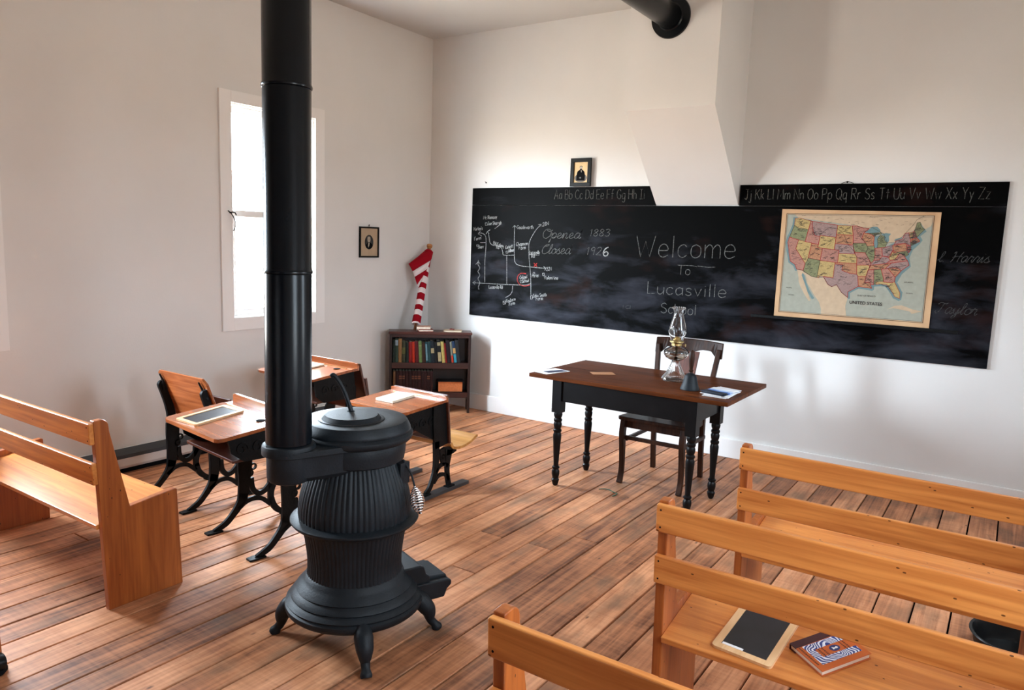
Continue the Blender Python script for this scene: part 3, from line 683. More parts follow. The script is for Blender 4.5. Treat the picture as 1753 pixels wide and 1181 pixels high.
# the right-hand desk stands on wooden runners with its seat down
DC = thing('school_desk', 'school desk on wooden runners with its seat folded down, nearest the bookcase', 'school desk', (1.765, -2.15, 0), R(0), 'cast iron school desks')
desk_top(DC, 0.49, -0.41, 0.612, -0.03, 0.632, 0.0, ink=False, lh=0.026)
for s in (-1, 1):
    m = MB(); a, b = s * 0.21 - 0.008, s * 0.21 + 0.008
    S = lambda pts, w: stroke(m, pts, w, 'x', a, b)
    S([(-0.03, 0.60), (-0.02, 0.50), (-0.01, 0.40), (0.0, 0.32)], [0.13, 0.15, 0.15, 0.14])
    S([(-0.058, 0.36), (-0.052, 0.26), (-0.058, 0.18), (-0.08, 0.12), (-0.115, 0.06), (-0.15, 0.03)], [0.05, 0.05, 0.045, 0.04, 0.036, 0.036])
    S([(0.075, 0.30), (0.07, 0.24), (0.062, 0.17), (0.068, 0.10), (0.085, 0.03)], [0.09, 0.06, 0.04, 0.036, 0.04])
    S([(0.00, 0.30), (0.015, 0.22), (0.03, 0.19)], [0.05, 0.04, 0.03])
    S([(-0.055, 0.15), (-0.02, 0.185), (0.03, 0.19), (0.065, 0.17)], 0.026)
    S([(-0.075, 0.085), (-0.035, 0.12), (0.01, 0.125), (0.05, 0.11), (0.075, 0.07)], 0.024)
    S([(0.05, 0.265), (0.10, 0.258), (0.15, 0.262)], [0.04, 0.03, 0.014])
    for cx, cz, r in ((0.012, 0.245, 0.013),): S([(cx + r * math.cos(q * 0.785), cz + r * math.sin(q * 0.785)) for q in range(9)], 0.007)
    m.box(a - 0.012, b + 0.012, -0.19, -0.12, 0.024, 0.033); m.box(a - 0.012, b + 0.012, 0.055, 0.125, 0.024, 0.033)
    m.build('iron_frame', M_iron, DC)
    m = MB(); m.box(s * 0.21 - 0.03, s * 0.21 + 0.03, -0.40, 0.27, 0.0, 0.024); m.build('runner', M_runner, DC, 0.003)
iron_sides(DC, 0.49, [(-0.36, 0.60), (-0.02, 0.615), (0.0, 0.40), (-0.07, 0.37), (-0.20, 0.44), (-0.33, 0.52)])
m = MB(); m.box(-0.20, 0.20, -0.30, -0.03, 0.455, 0.468); m.build('book_shelf', M_deskd, DC, 0.003)
m = MB(); m.hexa([(-0.235, 0.055, 0.325), (0.235, 0.055, 0.325), (0.235, 0.072, 0.325), (-0.235, 0.072, 0.325)], [(-0.235, 0.019, 0.66), (0.235, 0.019, 0.66), (0.235, 0.036, 0.66), (-0.235, 0.036, 0.66)])
m.build('front_board', M_deskd, DC, 0.004)
m = MB(); seat_board(m, -0.23, 0.23, [(0.078, 0.325), (0.10, 0.292), (0.14, 0.279), (0.19, 0.276), (0.25, 0.282), (0.31, 0.298), (0.35, 0.318), (0.37, 0.318)], 0.018)
M_seat = wood('worn_yellow_seat_wood', rgb(150, 96, 44), rgb(206, 150, 84), 'x', 0.3, coat=0.3)
m.build('seat', M_seat, DC)

# free-standing rear seat with a leaning back board
CS = thing('schoolroom_chair', 'cast iron schoolroom chair with leaning wooden back board, beside the desk with the slate', 'chair', (0.825, -3.185, 0), 0)
for s in (-1, 1):
    m = MB(); iron_frame(m, s * 0.225 - 0.008, s * 0.225 + 0.008, zc=0.44)
    stroke(m, [(0.0, 0.40), (-0.006, 0.48), (-0.022, 0.56), (-0.047, 0.64), (-0.062, 0.70), (-0.068, 0.72)], [0.075, 0.055, 0.05, 0.05, 0.06, 0.03], 'x', s * 0.225 - 0.010, s * 0.225 + 0.010)
    m.build('iron_frame', M_iron, CS)
m = MB()
bb = [(-0.25, 0.0), (0.25, 0.0), (0.25, 0.27), (0.22, 0.305), (-0.22, 0.305), (-0.25, 0.285)]
def bp_(u, h, off): t = h / 0.31; y = 0.032 - 0.115 * t + off; return (u, y, 0.485 + h)
n = len(bb); vs = [bp_(u, h, 0) for u, h in bb] + [bp_(u, h, 0.018) for u, h in bb]
m.add(vs, [tuple(range(n))[::-1], tuple(range(n, 2 * n))] + [(i, (i + 1) % n, n + (i + 1) % n, n + i) for i in range(n)])
bk = m.build('back_board', M_desk, CS, 0.004)
for s in (-1, 1):
    m = MB(); P = [(0, 0.755), (0, 0.70), (0, 0.66)]
    m.tube([(s * 0.205 - 0.012, -0.082 + 0.0, 0.765), (s * 0.205, -0.066, 0.72), (s * 0.215, -0.058, 0.69), (s * 0.22, -0.05, 0.66)], [0.005, 0.007, 0.016, 0.02], 10)
    m.build('back_bracket', M_iron, CS)
m = MB(); seat_board(m, -0.21, 0.21, [(0.19, 0.37), (0.165, 0.39), (0.15, 0.46), (0.135, 0.55), (0.12, 0.63)], 0.018); m.build('folded_seat', M_deskd, CS)

# slate and notebooks lying on the lids
def slate(name, w, h, loc, rz, label, tilt=0.0, chalk=False, fw=0.022, th=0.010):
    root = thing(name, label, 'slate', loc, rz, 'wood framed writing slates'); root.rotation_euler = (tilt, 0, rz)
    m = MB(); m.box(-w / 2 + fw - 0.004, w / 2 - fw + 0.004, -h / 2 + fw - 0.004, h / 2 - fw + 0.004, 0.001, th - 0.003); m.build('slate_panel', M_slate, root)
    m = MB(); r = 0.012
    out_ = []
    for cx, cy, a0 in ((w / 2 - r, h / 2 - r, 0), (-w / 2 + r, h / 2 - r, 90), (-w / 2 + r, -h / 2 + r, 180), (w / 2 - r, -h / 2 + r, 270)):
        for a in range(0, 91, 30): out_.append((cx + r * math.cos(R(a0 + a)), cy + r * math.sin(R(a0 + a))))
    inn = [(w / 2 - fw, h / 2 - fw)] * 4 + [(-w / 2 + fw, h / 2 - fw)] * 4 + [(-w / 2 + fw, -h / 2 + fw)] * 4 + [(w / 2 - fw, -h / 2 + fw)] * 4
    n = 16; vs = [(x, y, 0) for x, y in out_] + [(x, y, th) for x, y in out_] + [(x, y, th) for x, y in inn] + [(x, y, 0) for x, y in inn]
    fs = []
    for i in range(n):
        j = (i + 1) % n
        for q in range(3): fs.append((q * n + i, q * n + j, (q + 1) * n + j, (q + 1) * n + i))
        fs.append((3 * n + i, 3 * n + j, j, i))
    m.add(vs, fs); m.build('wood_frame', M_slatef, root)
    if chalk:
        m = MB(); m.box(-w / 2 + fw + 0.003, -w / 2 + fw + 0.070, -h / 2 + fw + 0.002, -h / 2 + fw + 0.012, th - 0.003, th - 0.001); m.build('paper_sticker', M_paper, root, label='white paper strip in one corner')
    return root
def on_desk(D, u, v, z0, z1, y0, y1):
    """point on a desk lid, u across, v along y in the desk's frame"""
    c, s = math.cos(D.rotation_euler[2]), math.sin(D.rotation_euler[2]); zz = z0 + (z1 - z0) * (v - y0) / (y1 - y0)
    return (D.location.x + c * u - s * v, D.location.y + s * u + c * v, zz + 0.001), math.atan2(z1 - z0, y1 - y0)
p, tl = on_desk(DA, -0.105, -0.255, 0.68, 0.715, -0.42, -0.088)
slate('slate', 0.19, 0.28, p, R(-3), 'slate in pale wood frame lying on the desk beside the stove pipe', tl)
def notebook(loc, rz, w, h, t, label, cat='notebook', tilt=0.0, cover=None, pm=None):
    root = thing('notebook', label, cat, loc, rz); root.rotation_euler = (tilt, 0, rz)
    m = MB(); m.box(-w / 2, w / 2, -h / 2, h / 2, 0.0, 0.002); m.box(-w / 2, -w / 2 + 0.003, -h / 2, h / 2, 0.002, t - 0.002); m.box(-w / 2, w / 2, -h / 2, h / 2, t - 0.002, t); m.build('cover', cover, root, 0.0008, 1)
    m = MB(); m.box(-w / 2 + 0.004, w / 2 - 0.003, -h / 2 + 0.003, h / 2 - 0.003, 0.0021, t - 0.0021); m.build('pages', M_page, root)
    return root
M_cream = plain('cream_cover', rgb(226, 214, 196), 0.35, coat=0.3)
M_tan = plain('tan_cover', rgb(190, 150, 112), 0.45, coat=0.2)
p, tl = on_desk(DC, -0.045, -0.17, 0.612, 0.632, -0.41, -0.03)
notebook(p, R(0), 0.15, 0.21, 0.014, 'closed cream notebook lying on the desk nearest the bookcase', tilt=tl, cover=M_cream)
p, tl = on_desk(DB, -0.06, -0.19, 0.665, 0.695, -0.44, -0.055)
notebook(p, R(-1), 0.19, 0.22, 0.012, 'closed pale notebook on the desk by the left wall, half behind the pipe', tilt=tl, cover=M_tan)

# ================================================================ teacher's table
TT = 0.768
tb = thing('teachers_table', 'long dark topped table with black turned legs before the blackboard', 'table', (2.955, -1.16, 0), R(0))
m = MB()
for i in range(4):
    y0 = -0.405 + i * 0.2025
    m.box(-0.695, 0.695, y0 + (0.0006 if i else 0), y0 + 0.2025, TT - 0.026, TT)
m.build('table_top', M_top, tb, 0.002)
lx, ly0, ly1 = 0.475, -0.36, 0.085
m = MB(); m.box(-lx, lx, ly0 - 0.022, ly0 + 0.002, 0.60, TT - 0.0265); m.box(-lx, lx, ly1 - 0.002, ly1 + 0.022, 0.60, TT - 0.0265)
m.box(-lx - 0.022, -lx + 0.002, ly0, ly1, 0.60, TT - 0.0265); m.box(lx - 0.002, lx + 0.022, ly0, ly1, 0.60, TT - 0.0265)
m.build('apron', M_tblk, tb, 0.002)
legp = [(0.010, 0.0), (0.018, 0.008), (0.024, 0.03), (0.027, 0.045), (0.020, 0.055), (0.024, 0.068), (0.0275, 0.085), (0.027, 0.105), (0.020, 0.118), (0.026, 0.127), (0.026, 0.135), (0.018, 0.142), (0.0175, 0.16),
        (0.022, 0.24), (0.0275, 0.33), (0.029, 0.36), (0.024, 0.378), (0.029, 0.386), (0.029, 0.396), (0.022, 0.404), (0.027, 0.42), (0.029, 0.437), (0.024, 0.452), (0.029, 0.460), (0.029, 0.47), (0.022, 0.478), (0.028, 0.492), (0.030, 0.506), (0.026, 0.52)]
for sx_ in (-lx, lx):
    for yy in (ly0, ly1):
        m = MB(); m.lathe(legp, (sx_, yy, 0), 24); m.box(sx_ - 0.034, sx_ + 0.034, yy - 0.034, yy + 0.034, 0.52, TT - 0.0265); m.build('leg', M_tblk, tb)
# things on the table
def lamp(x, y, z):
    t = thing('oil_lamp', 'clear glass oil lamp with tall chimney standing on the dark table', 'oil lamp', (x, y, z))
    m = MB(); out_ = [(0.070, 0.0), (0.086, 0.003), (0.088, 0.012), (0.084, 0.022), (0.072, 0.034), (0.058, 0.055), (0.046, 0.08), (0.034, 0.108), (0.027, 0.124), (0.028, 0.130), (0.025, 0.135)]
    shell = out_ + [(r_ - 0.004, z_ - 0.003) for r_, z_ in out_[::-1][1:-1]] + [(0.068, 0.001), (0.070, 0.0)]
    m.lathe(shell, (0, 0, 0), 96, ribs=24, ribd=0.003, ribz=(0.03, 0.10), caps=False)
    m.build('foot', M_glass, t)
    m = MB(); m.lathe([(0.02, 0.1355), (0.045, 0.143), (0.070, 0.158), (0.084, 0.178), (0.0855, 0.192), (0.078, 0.208), (0.058, 0.222), (0.034, 0.230), (0.028, 0.236), (0.025, 0.234), (0.032, 0.227), (0.056, 0.219), (0.0755, 0.206), (0.083, 0.192), (0.0815, 0.178), (0.068, 0.160), (0.044, 0.1455), (0.015, 0.1385), (0.001, 0.138)], (0, 0, 0), 48, caps=False)
    m.build('font', M_glass, t)
    m = MB(); m.lathe([(0.001, 0.1390), (0.015, 0.1395), (0.043, 0.1465), (0.067, 0.161), (0.0785, 0.173), (0.001, 0.1735)], (0, 0, 0), 48); m.build('oil', glass('pale_lamp_oil', (0.97, 0.93, 0.86, 1), 0.0, 1.33), t)
    m = MB(); m.lathe([(0.030, 0.236), (0.034, 0.238), (0.034, 0.252), (0.040, 0.256), (0.047, 0.262), (0.047, 0.27), (0.040, 0.272), (0.028, 0.275), (0.022, 0.29), (0.012, 0.298)], (0, 0, 0), 32)
    m.tube([(0.03, 0, 0.246), (0.062, 0, 0.246)], 0.002, 6); m.lathe([(0.009, 0.060), (0.010, 0.062), (0.009, 0.064)], (0, 0, 0.246), 12, axis='x'); m.build('burner', M_brass, t)
    th = 0.0016; o = [(0.041, 0.272), (0.044, 0.285), (0.052, 0.305), (0.058, 0.325), (0.060, 0.345), (0.057, 0.365), (0.050, 0.39), (0.042, 0.415), (0.036, 0.44), (0.034, 0.455), (0.034, 0.47), (0.037, 0.482), (0.041, 0.49)]
    m = MB(); m.lathe(o + [(r - th, z) for r, z in o[::-1]] + [o[0]], (0, 0, 0), 48, caps=False)
    for i in range(16):
        a = 2 * math.pi * i / 16; m.lathe([(0.0005, -0.006), (0.0045, -0.003), (0.0055, 0.001), (0.004, 0.005), (0.0005, 0.0075)], (0.0395 * math.cos(a), 0.0395 * math.sin(a), 0.492), 8)
    m.build('lamp_chimney', M_glass, t)
    m = MB(); m.box(-0.008, 0.008, -0.001, 0.001, 0.15, 0.30); m.build('wick', plain('wick_cotton', (0.55, 0.5, 0.4, 1), 0.9), t)
lamp(3.125, -1.085, TT)
hb = thing('hand_bell', 'black school hand bell with wooden handle beside the oil lamp', 'hand bell', (3.325, -1.325, TT))
m = MB(); m.lathe([(0.055, 0.0), (0.061, 0.001), (0.061, 0.007), (0.056, 0.018), (0.047, 0.042), (0.0415, 0.07), (0.037, 0.086), (0.030, 0.096), (0.020, 0.103), (0.011, 0.107), (0.012, 0.104), (0.03, 0.094), (0.044, 0.05), (0.052, 0.01)], (0, 0, 0), 40, caps=False)
m.build('bell_cup', M_stove, hb)
m = MB(); m.lathe([(0.013, 0.105), (0.011, 0.113), (0.016, 0.122), (0.011, 0.130), (0.012, 0.14), (0.016, 0.165), (0.019, 0.195), (0.018, 0.225), (0.013, 0.245), (0.006, 0.252), (0.001, 0.253)], (0, 0, 0), 24)
m.build('handle', M_chair, hb)
M_bro = bpy.data.materials.new('printed_leaflet')
def leaflet_mat(m):
    t, b = nodes(m); tc = t.nodes.new('ShaderNodeTexCoord'); sx = t.nodes.new('ShaderNodeSeparateXYZ'); t.links.new(tc.outputs['Object'], sx.inputs[0])
    n = t.nodes.new('ShaderNodeTexNoise'); n.inputs['Scale'].default_value = 9; t.links.new(tc.outputs['Object'], n.inputs['Vector'])
    a = t.nodes.new('ShaderNodeMath'); a.operation = 'MULTIPLY_ADD'; a.inputs[1].default_value = 0.05; t.links.new(n.outputs['Fac'], a.inputs[0]); t.links.new(sx.outputs['Y'], a.inputs[2])
    r = t.nodes.new('ShaderNodeValToRGB'); r.color_ramp.interpolation = 'CONSTANT'; mr = t.nodes.new('ShaderNodeMapRange'); mr.inputs[1].default_value = -0.10; mr.inputs[2].default_value = 0.13
    t.links.new(a.outputs[0], mr.inputs[0]); t.links.new(mr.outputs[0], r.inputs[0])
    el = r.color_ramp.elements; el[0].position = 0; el[0].color = rgb(34, 40, 54); el[1].position = 0.34; el[1].color = rgb(96, 132, 196)
    for p_, c_ in ((0.46, rgb(196, 212, 238)), (0.58, rgb(240, 242, 246))): q = el.new(p_); q.color = c_
    t.links.new(r.outputs[0], b.inputs['Base Color']); b.inputs['Roughness'].default_value = 0.35
leaflet_mat(M_bro)
rl = random.Random(5)
N_L = 9
for i in range(N_L):
    m = MB(); m.box(-0.075, 0.075, -0.105, 0.105, 0, 0.0032)
    o = m.build('leaflet', M_bro if i == N_L - 1 or i > 4 else M_paper)
    dx, dy = (i % 3 - 1) * 0.006 + rl.uniform(-0.004, 0.004), rl.uniform(-0.006, 0.006)
    o.location = (3.535 + dx, -1.36 + dy, TT + 0.0003 + i * 0.0034); o.rotation_euler = (0, 0, R(-6 + rl.uniform(-9, 9)))
    if i == N_L - 1: tag(o, 'topmost blue and white printed leaflet of the stack at the table corner', 'leaflet', 'leaflets stacked on the table corner')
    elif i == 0: tag(o, 'bottom leaflet of the stack at the right table corner, lying on the wood', 'leaflet', 'leaflets stacked on the table corner')
    else: tag(o, 'leaflet inside the stack at the right table corner, between its top and bottom ones', 'leaflet', 'leaflets stacked on the table corner')
m = MB(); m.box(-0.072, 0.072, -0.115, 0.115, 0, 0.0012)
o = m.build('paper_sheet', M_paper); o.location = (2.338, -1.40, TT + 0.0003); o.rotation_euler = (0, 0, R(-14)); tag(o, 'white sheet of paper at the left end of the dark table', 'paper')
m = MB(); m.box(-0.03, 0.03, -0.08, 0.08, 0, 0.0015)
o2 = m.build('bookmark_card', plain('navy_card', rgb(58, 60, 82), 0.4)); o2.location = (2.365, -1.39, TT + 0.0018); o2.rotation_euler = (0, 0, R(-22)); tag(o2, 'narrow navy card lying on the white sheet of paper', 'card')
m = MB(); m.box(-0.05, 0.05, -0.08, 0.08, 0, 0.0015)
o3 = m.build('tan_card', plain('tan_paper', rgb(168, 118, 82), 0.6)); o3.location = (2.645, -1.21, TT + 0.0003); o3.rotation_euler = (0, 0, R(-48)); tag(o3, 'small tan card lying alone on the dark table top', 'card')

# ================================================================ teacher's chair
ch = thing('wooden_chair', 'dark worn wooden chair pushed behind the table, facing the room', 'chair', (3.02, -0.90, 0), R(0))
m = MB(); o = [(-0.245, -0.275), (0.245, -0.275), (0.262, -0.255), (0.235, 0.0), (0.205, 0.22), (-0.205, 0.22), (-0.235, 0.0), (-0.262, -0.255)]
m.prism(o, 'z', 0.452, 0.478); m.build('seat', M_chair, ch, 0.006, 3)
m = MB(); m.box(-0.215, 0.215, -0.25, -0.228, 0.40, 0.452); m.box(-0.18, 0.18, 0.19, 0.21, 0.40, 0.452)
for s in (-1, 1): m.hexa([(s * 0.205, -0.24, 0.40), (s * 0.228, -0.24, 0.40), (s * 0.195, 0.20, 0.40), (s * 0.175, 0.20, 0.40)], [(s * 0.205, -0.24, 0.452), (s * 0.228, -0.24, 0.452), (s * 0.195, 0.20, 0.452), (s * 0.175, 0.20, 0.452)])
m.build('seat_rail', M_chair, ch)
for s in (-1, 1):
    m = MB(); stroke(m, [(-0.245, 0.452), (-0.262, 0.36), (-0.250, 0.22), (-0.246, 0.10), (-0.262, 0.03), (-0.275, 0.0)], [0.045, 0.046, 0.032, 0.026, 0.030, 0.040], 'x', s * 0.22 - 0.018, s * 0.22 + 0.018); m.build('leg', M_chair, ch, 0.004)
    m = MB(); stroke(m, [(0.235, 0.0), (0.215, 0.22), (0.21, 0.452)], [0.032, 0.036, 0.04], 'x', s * 0.185 - 0.017, s * 0.185 + 0.017); m.build('leg', M_chair, ch, 0.004)
    m = MB(); a, b = s * 0.188, s * 0.234
    m.hexa([(a - 0.017, 0.19, 0.45), (a + 0.017, 0.19, 0.45), (a + 0.017, 0.228, 0.45), (a - 0.017, 0.228, 0.45)], [(b - 0.017, 0.30, 0.94), (b + 0.017, 0.30, 0.94), (b + 0.017, 0.332, 0.94), (b - 0.017, 0.332, 0.94)]); m.build('back_post', M_chair, ch, 0.004)
    m = MB(); m.box(s * 0.205 - 0.011, s * 0.205 + 0.011, -0.235, 0.205, 0.300, 0.325); m.build('stretcher', M_chair, ch, 0.003)
m = MB(); m.box(-0.205, 0.205, -0.256, -0.236, 0.315, 0.342); m.build('stretcher', M_chair, ch, 0.003)
# arched crest rail, curved on plan
m = MB(); n = 25; top = []; bot = []
for i in range(n):
    u = -1 + 2 * i / (n - 1); x = 0.256 * u; a = abs(u)
    zt_ = 0.985 + 0.008 * (1 - u * u); zb_ = 0.872 if a > 0.86 else 0.872 + 0.050 * (0.5 - 0.5 * math.cos(math.pi * min(1, (0.86 - a) / 0.22))) if a > 0.45 else 0.922 - 0.026 * (0.5 + 0.5 * math.cos(math.pi * a / 0.45))
    top.append((x, zt_)); bot.append((x, zb_))
vs = []
for i in range(n):
    yb = 0.322 + 0.03 * (1 - (top[i][0] / 0.256) ** 2)
    for (x, z), dy in ((bot[i], -0.012), (top[i], 0.006), (top[i], 0.030), (bot[i], 0.012)): vs.append((x, yb + dy - 0.006, z))
fs = [(4 * i + q, 4 * i + (q + 1) % 4, 4 * i + 4 + (q + 1) % 4, 4 * i + 4 + q) for i in range(n - 1) for q in range(4)] + [(0, 1, 2, 3), tuple(4 * (n - 1) + q for q in (3, 2, 1, 0))]
m.add(vs, fs); m.build('crest_rail', M_chair, ch, 0.004)
m = MB(); m.hexa([(-0.062, 0.20, 0.475), (0.062, 0.20, 0.475), (0.062, 0.214, 0.475), (-0.062, 0.214, 0.475)], [(-0.085, 0.325, 0.905), (0.085, 0.325, 0.905), (0.085, 0.339, 0.905), (-0.085, 0.339, 0.905)]); m.build('back_splat', wood('red_brown_splat', rgb(60, 26, 16), rgb(104, 52, 34), 'z', 0.35, coat=0.1), ch, 0.003)
# green thread on the floor
m = MB(); m.tube(smooth([(2.76, -1.405, 0.004), (2.79, -1.375, 0.004), (2.828, -1.378, 0.006), (2.865, -1.395, 0.004), (2.90, -1.41, 0.005), (2.905, -1.44, 0.004), (2.90, -1.475, 0.004)], 5), 0.0028, 6)
o = m.build('green_string', plain('green_thread', rgb(40, 96, 78), 0.8)); tag(o, 'loose bit of green string lying on the floor boards before the table', 'string')
# ================================================================ corner bookcase
BC = Vector((0.15, -0.72, 0)); BD = Vector((0.57, 0.52, 0)); BWD = BD.length; brz = math.atan2(BD.y, BD.x)
bc = thing('bookcase', 'low dark brown wooden bookcase standing across the room corner', 'bookcase', tuple(BC), brz)
# local: x along the front, +y to the back, front face at y=0
D = 0.185; H = 0.785; T = 0.024
for x0 in (0.0, BWD - T):
    m = MB(); m.prism([(0, 0.0), (0.035, 0.0), (0.05, 0.12), (D - 0.05, 0.12), (D - 0.035, 0.0), (D, 0.0), (D, H - T), (0, H - T)], 'x', x0, x0 + T); m.build('side_panel', M_case, bc, 0.002)
m = MB(); m.box(-0.008, BWD + 0.008, -0.012, D, H - T, H); m.build('top_board', wood('mahogany_top', rgb(46, 20, 16), rgb(82, 38, 28), 'x', 0.35), bc, 0.003)
M_casex = wood('mahogany_shelf', rgb(38, 17, 13), rgb(66, 30, 23), 'x', 0.4)
for z0, z1 in ((0.432, 0.487), (0.150, 0.200)):
    m = MB(); m.box(T, BWD - T, 0.0, 0.02, z0, z1); m.box(T, BWD - T, 0.02, D - 0.012, z1 - 0.02, z1); m.build('shelf', M_casex, bc, 0.002)
m = MB(); m.box(T, BWD - T, 0.0, 0.018, H - T - 0.03, H - T); m.build('fascia', M_casex, bc)
m = MB(); m.box(T, BWD - T, D - 0.012, D, 0.15, H - T); m.build('back_panel', M_case, bc)
def loc_bc(x, y, z): c, s = math.cos(brz), math.sin(brz); return (BC.x + c * x - s * y, BC.y + s * x + c * y, z)
cov = {}
def cover_mat(c):
    if c not in cov: cov[c] = plain('book_cloth_%02x%02x%02x' % c, rgb(*[int(q * 0.86) for q in c]), 0.6, spec=0.25, noise=0.2, nscale=40)  # every cloth darkened to carry the dim shelf interior in its colour
    return cov[c]
def book(w, h, d, c, band, x, lean, z, label, group, y=0.012):
    """upright book: spine toward -y, thickness w, height h, depth d"""
    root = thing('book', label, 'book', loc_bc(x, y, z + 0.0005), brz, group)
    root.rotation_mode = 'QUATERNION'
    root.rotation_quaternion = Matrix.Rotation(brz, 3, 'Z').to_quaternion() @ Matrix.Rotation(lean, 3, 'Y').to_quaternion()
    m = MB(); mi = 0
    # spine (slightly rounded) and boards
    pr = [(0.0, d), (0.0, 0.004), (w * 0.2, 0.0005), (w * 0.5, -0.001), (w * 0.8, 0.0005), (w, 0.004), (w, d), (w - 0.0025, d), (w - 0.0025, 0.006), (0.0025, 0.006), (0.0025, d)]
    vsn = [(0, 1, 9, 10), (1, 2, 9), (2, 3, 9), (3, 4, 8), (3, 8, 9), (4, 5, 8), (5, 6, 7, 8)]
    lo = [(a, b, 0.0) for a, b in pr]; hi = [(a, b, h) for a, b in pr]; n = len(pr)
    m.add(lo + hi, [tuple(f)[::-1] for f in vsn] + [tuple(i + n for i in f) for f in vsn] + [(i, (i + 1) % n, n + (i + 1) % n, n + i) for i in range(n)])
    o = m.build('cover', cover_mat(c), root)
    m = MB(); m.box(0.0026, w - 0.0026, 0.0062, d - 0.004, 0.004, h - 0.004); m.build('pages', M_page, root)
    if band:
        for bc_, z0, z1 in band:
            m = MB(); m.box(w * 0.08, w * 0.92, -0.0018, 0.004, h * z0, h * z1); m.build('spine_label', cover_mat(bc_), root)
    return root
DKG, GRN, LGR, TAN, RED, ORD, DKR, BRN, BLK, BLU, TEAL, YEL, GRY, CRM = (26, 40, 34), (48, 70, 58), (110, 136, 78), (150, 112, 70), (140, 20, 22), (196, 48, 22), (92, 18, 24), (60, 34, 22), (18, 18, 22), (36, 60, 92), (34, 74, 82), (196, 176, 100), (40, 42, 46), (176, 160, 120)
upper = [ # width, height, colour, bands, words
 (0.022, 0.21, DKG, None, 'dark green book, leftmost on the upper shelf'),
 (0.030, 0.225, GRN, [((150, 172, 184), 0.72, 0.95)], 'green book with a pale blue spine label, second on the upper shelf'),
 (0.032, 0.228, TAN, None, 'tan book between two green ones near the left of the upper shelf'),
 (0.034, 0.205, (58, 62, 44), [((92, 96, 52), 0.4, 0.7)], 'mottled olive book right of the tan one on the upper shelf'),
 (0.026, 0.195, DKG, None, 'dark green book between the olive and the red on the upper shelf'),
 (0.030, 0.198, RED, None, 'red book left of the orange one on the upper shelf'),
 (0.024, 0.200, ORD, None, 'bright orange red book on the upper shelf'),
 (0.034, 0.205, DKR, None, 'dark crimson book right of the bright orange red one'),
 (0.030, 0.205, LGR, [((150, 160, 104), 0.76, 0.82)], 'light green book in the middle of the upper shelf'),
 (0.030, 0.19, BRN, None, 'dark brown book right of the light green one'),
 (0.020, 0.20, TEAL, [((110, 148, 160), 0.1, 0.9)], 'thin teal book with a long pale spine label on the upper shelf'),
 (0.026, 0.20, (38, 70, 74), None, 'plain teal book right of the thin pale striped one'),
 (0.034, 0.21, (24, 34, 44), [(CRM, 0.44, 0.66)], 'navy book with one cream spine label on the upper shelf'),
 (0.024, 0.20, BLK, None, 'thin black book right of the navy one with the cream label'),
 (0.036, 0.212, BLK, [(CRM, 0.78, 0.93), (CRM, 0.06, 0.48)], 'black book with two cream spine labels on the upper shelf'),
 (0.030, 0.205, YEL, None, 'pale yellow book on the upper shelf'),
 (0.016, 0.19, RED, None, 'thin red book just right of the pale yellow one'),
 (0.036, 0.215, (34, 22, 30), None, 'dark plum book in the right part of the upper shelf'),
 (0.020, 0.205, (130, 136, 120), [(ORD, 0.02, 0.35)], 'thin grey book with an orange band at its foot on the upper shelf'),
 (0.028, 0.21, BLU, [((216, 170, 104), 0.44, 0.68), ((60, 150, 170), 0.02, 0.4)], 'blue book with orange and turquoise spine bands on the upper shelf'),
 (0.034, 0.22, GRY, None, 'charcoal grey book, rightmost on the upper shelf')]
x = T + 0.004; tot = sum(b[0] for b in upper); prev_lean = 0.0
for i, (wd, h, c, bands, lab) in enumerate(upper):
    lean = 0.0 if i < 4 else R(-min(7.5, 1.2 + 0.42 * (i - 4)))
    x += 0.0012 + h * (math.sin(-lean) - math.sin(-prev_lean)) + wd * (1 / math.cos(lean) - 1); prev_lean = lean
    book(wd, h, 0.13, c, bands, x, lean, 0.487 + wd * math.sin(-lean) * 0, lab, 'books on the upper shelf')
    x += wd
x = T + 0.012
for i in range(13):
    wd = 0.024 + 0.004 * (i % 3)
    bands = [((120, 72, 48), 0.62, 0.68), ((120, 72, 48), 0.72, 0.78)] if i in (2, 3, 6, 7, 8, 11) else None
    c = (122, 84, 54) if i == 0 else (44, 16, 16) if i % 2 else (52, 20, 20)  # lower shelf reds deepened for the shade inside the case
    lab = ('tan backed book at the left end of the lower shelf' if i == 0 else 'dark red book in the set on the lower shelf, with tan bands on its spine' if bands else 'plain dark red book in the set on the lower shelf')
    book(wd, 0.205 if i else 0.20, 0.13, c, bands, x, 0.0, 0.200, lab, 'dark red books on the lower shelf' if not bands and i else 'banded dark red books on the lower shelf' if bands else None)
    x += wd + 0.0015
def flat_book(w, d, h, cov_c, page_c, loc, rz, label, name='book', over=0.004):
    r = thing(name, label, 'book', loc, rz)
    m = MB(); m.box(-w / 2, w / 2, -d / 2, d / 2, 0, 0.004); m.box(-w / 2, w / 2, -d / 2, d / 2, h - 0.004, h); m.box(-w / 2, w / 2, d / 2 - 0.004, d / 2, 0.004, h - 0.004); m.build('cover', cover_mat(cov_c), r, 0.001, 1)
    m = MB(); m.box(-w / 2 + over, w / 2 - over, -d / 2 + over, d / 2 - 0.0045, 0.0042, h - 0.0042); m.build('pages', plain('page_block', rgb(*page_c), 0.8, noise=0.12, nscale=60), r)
    return r
flat_book(0.255, 0.15, 0.105, (22, 16, 16), (206, 118, 66), loc_bc(0.585, 0.095, 0.2005), brz, 'thick old book with orange brown page edges lying flat on the lower shelf', over=0.012)
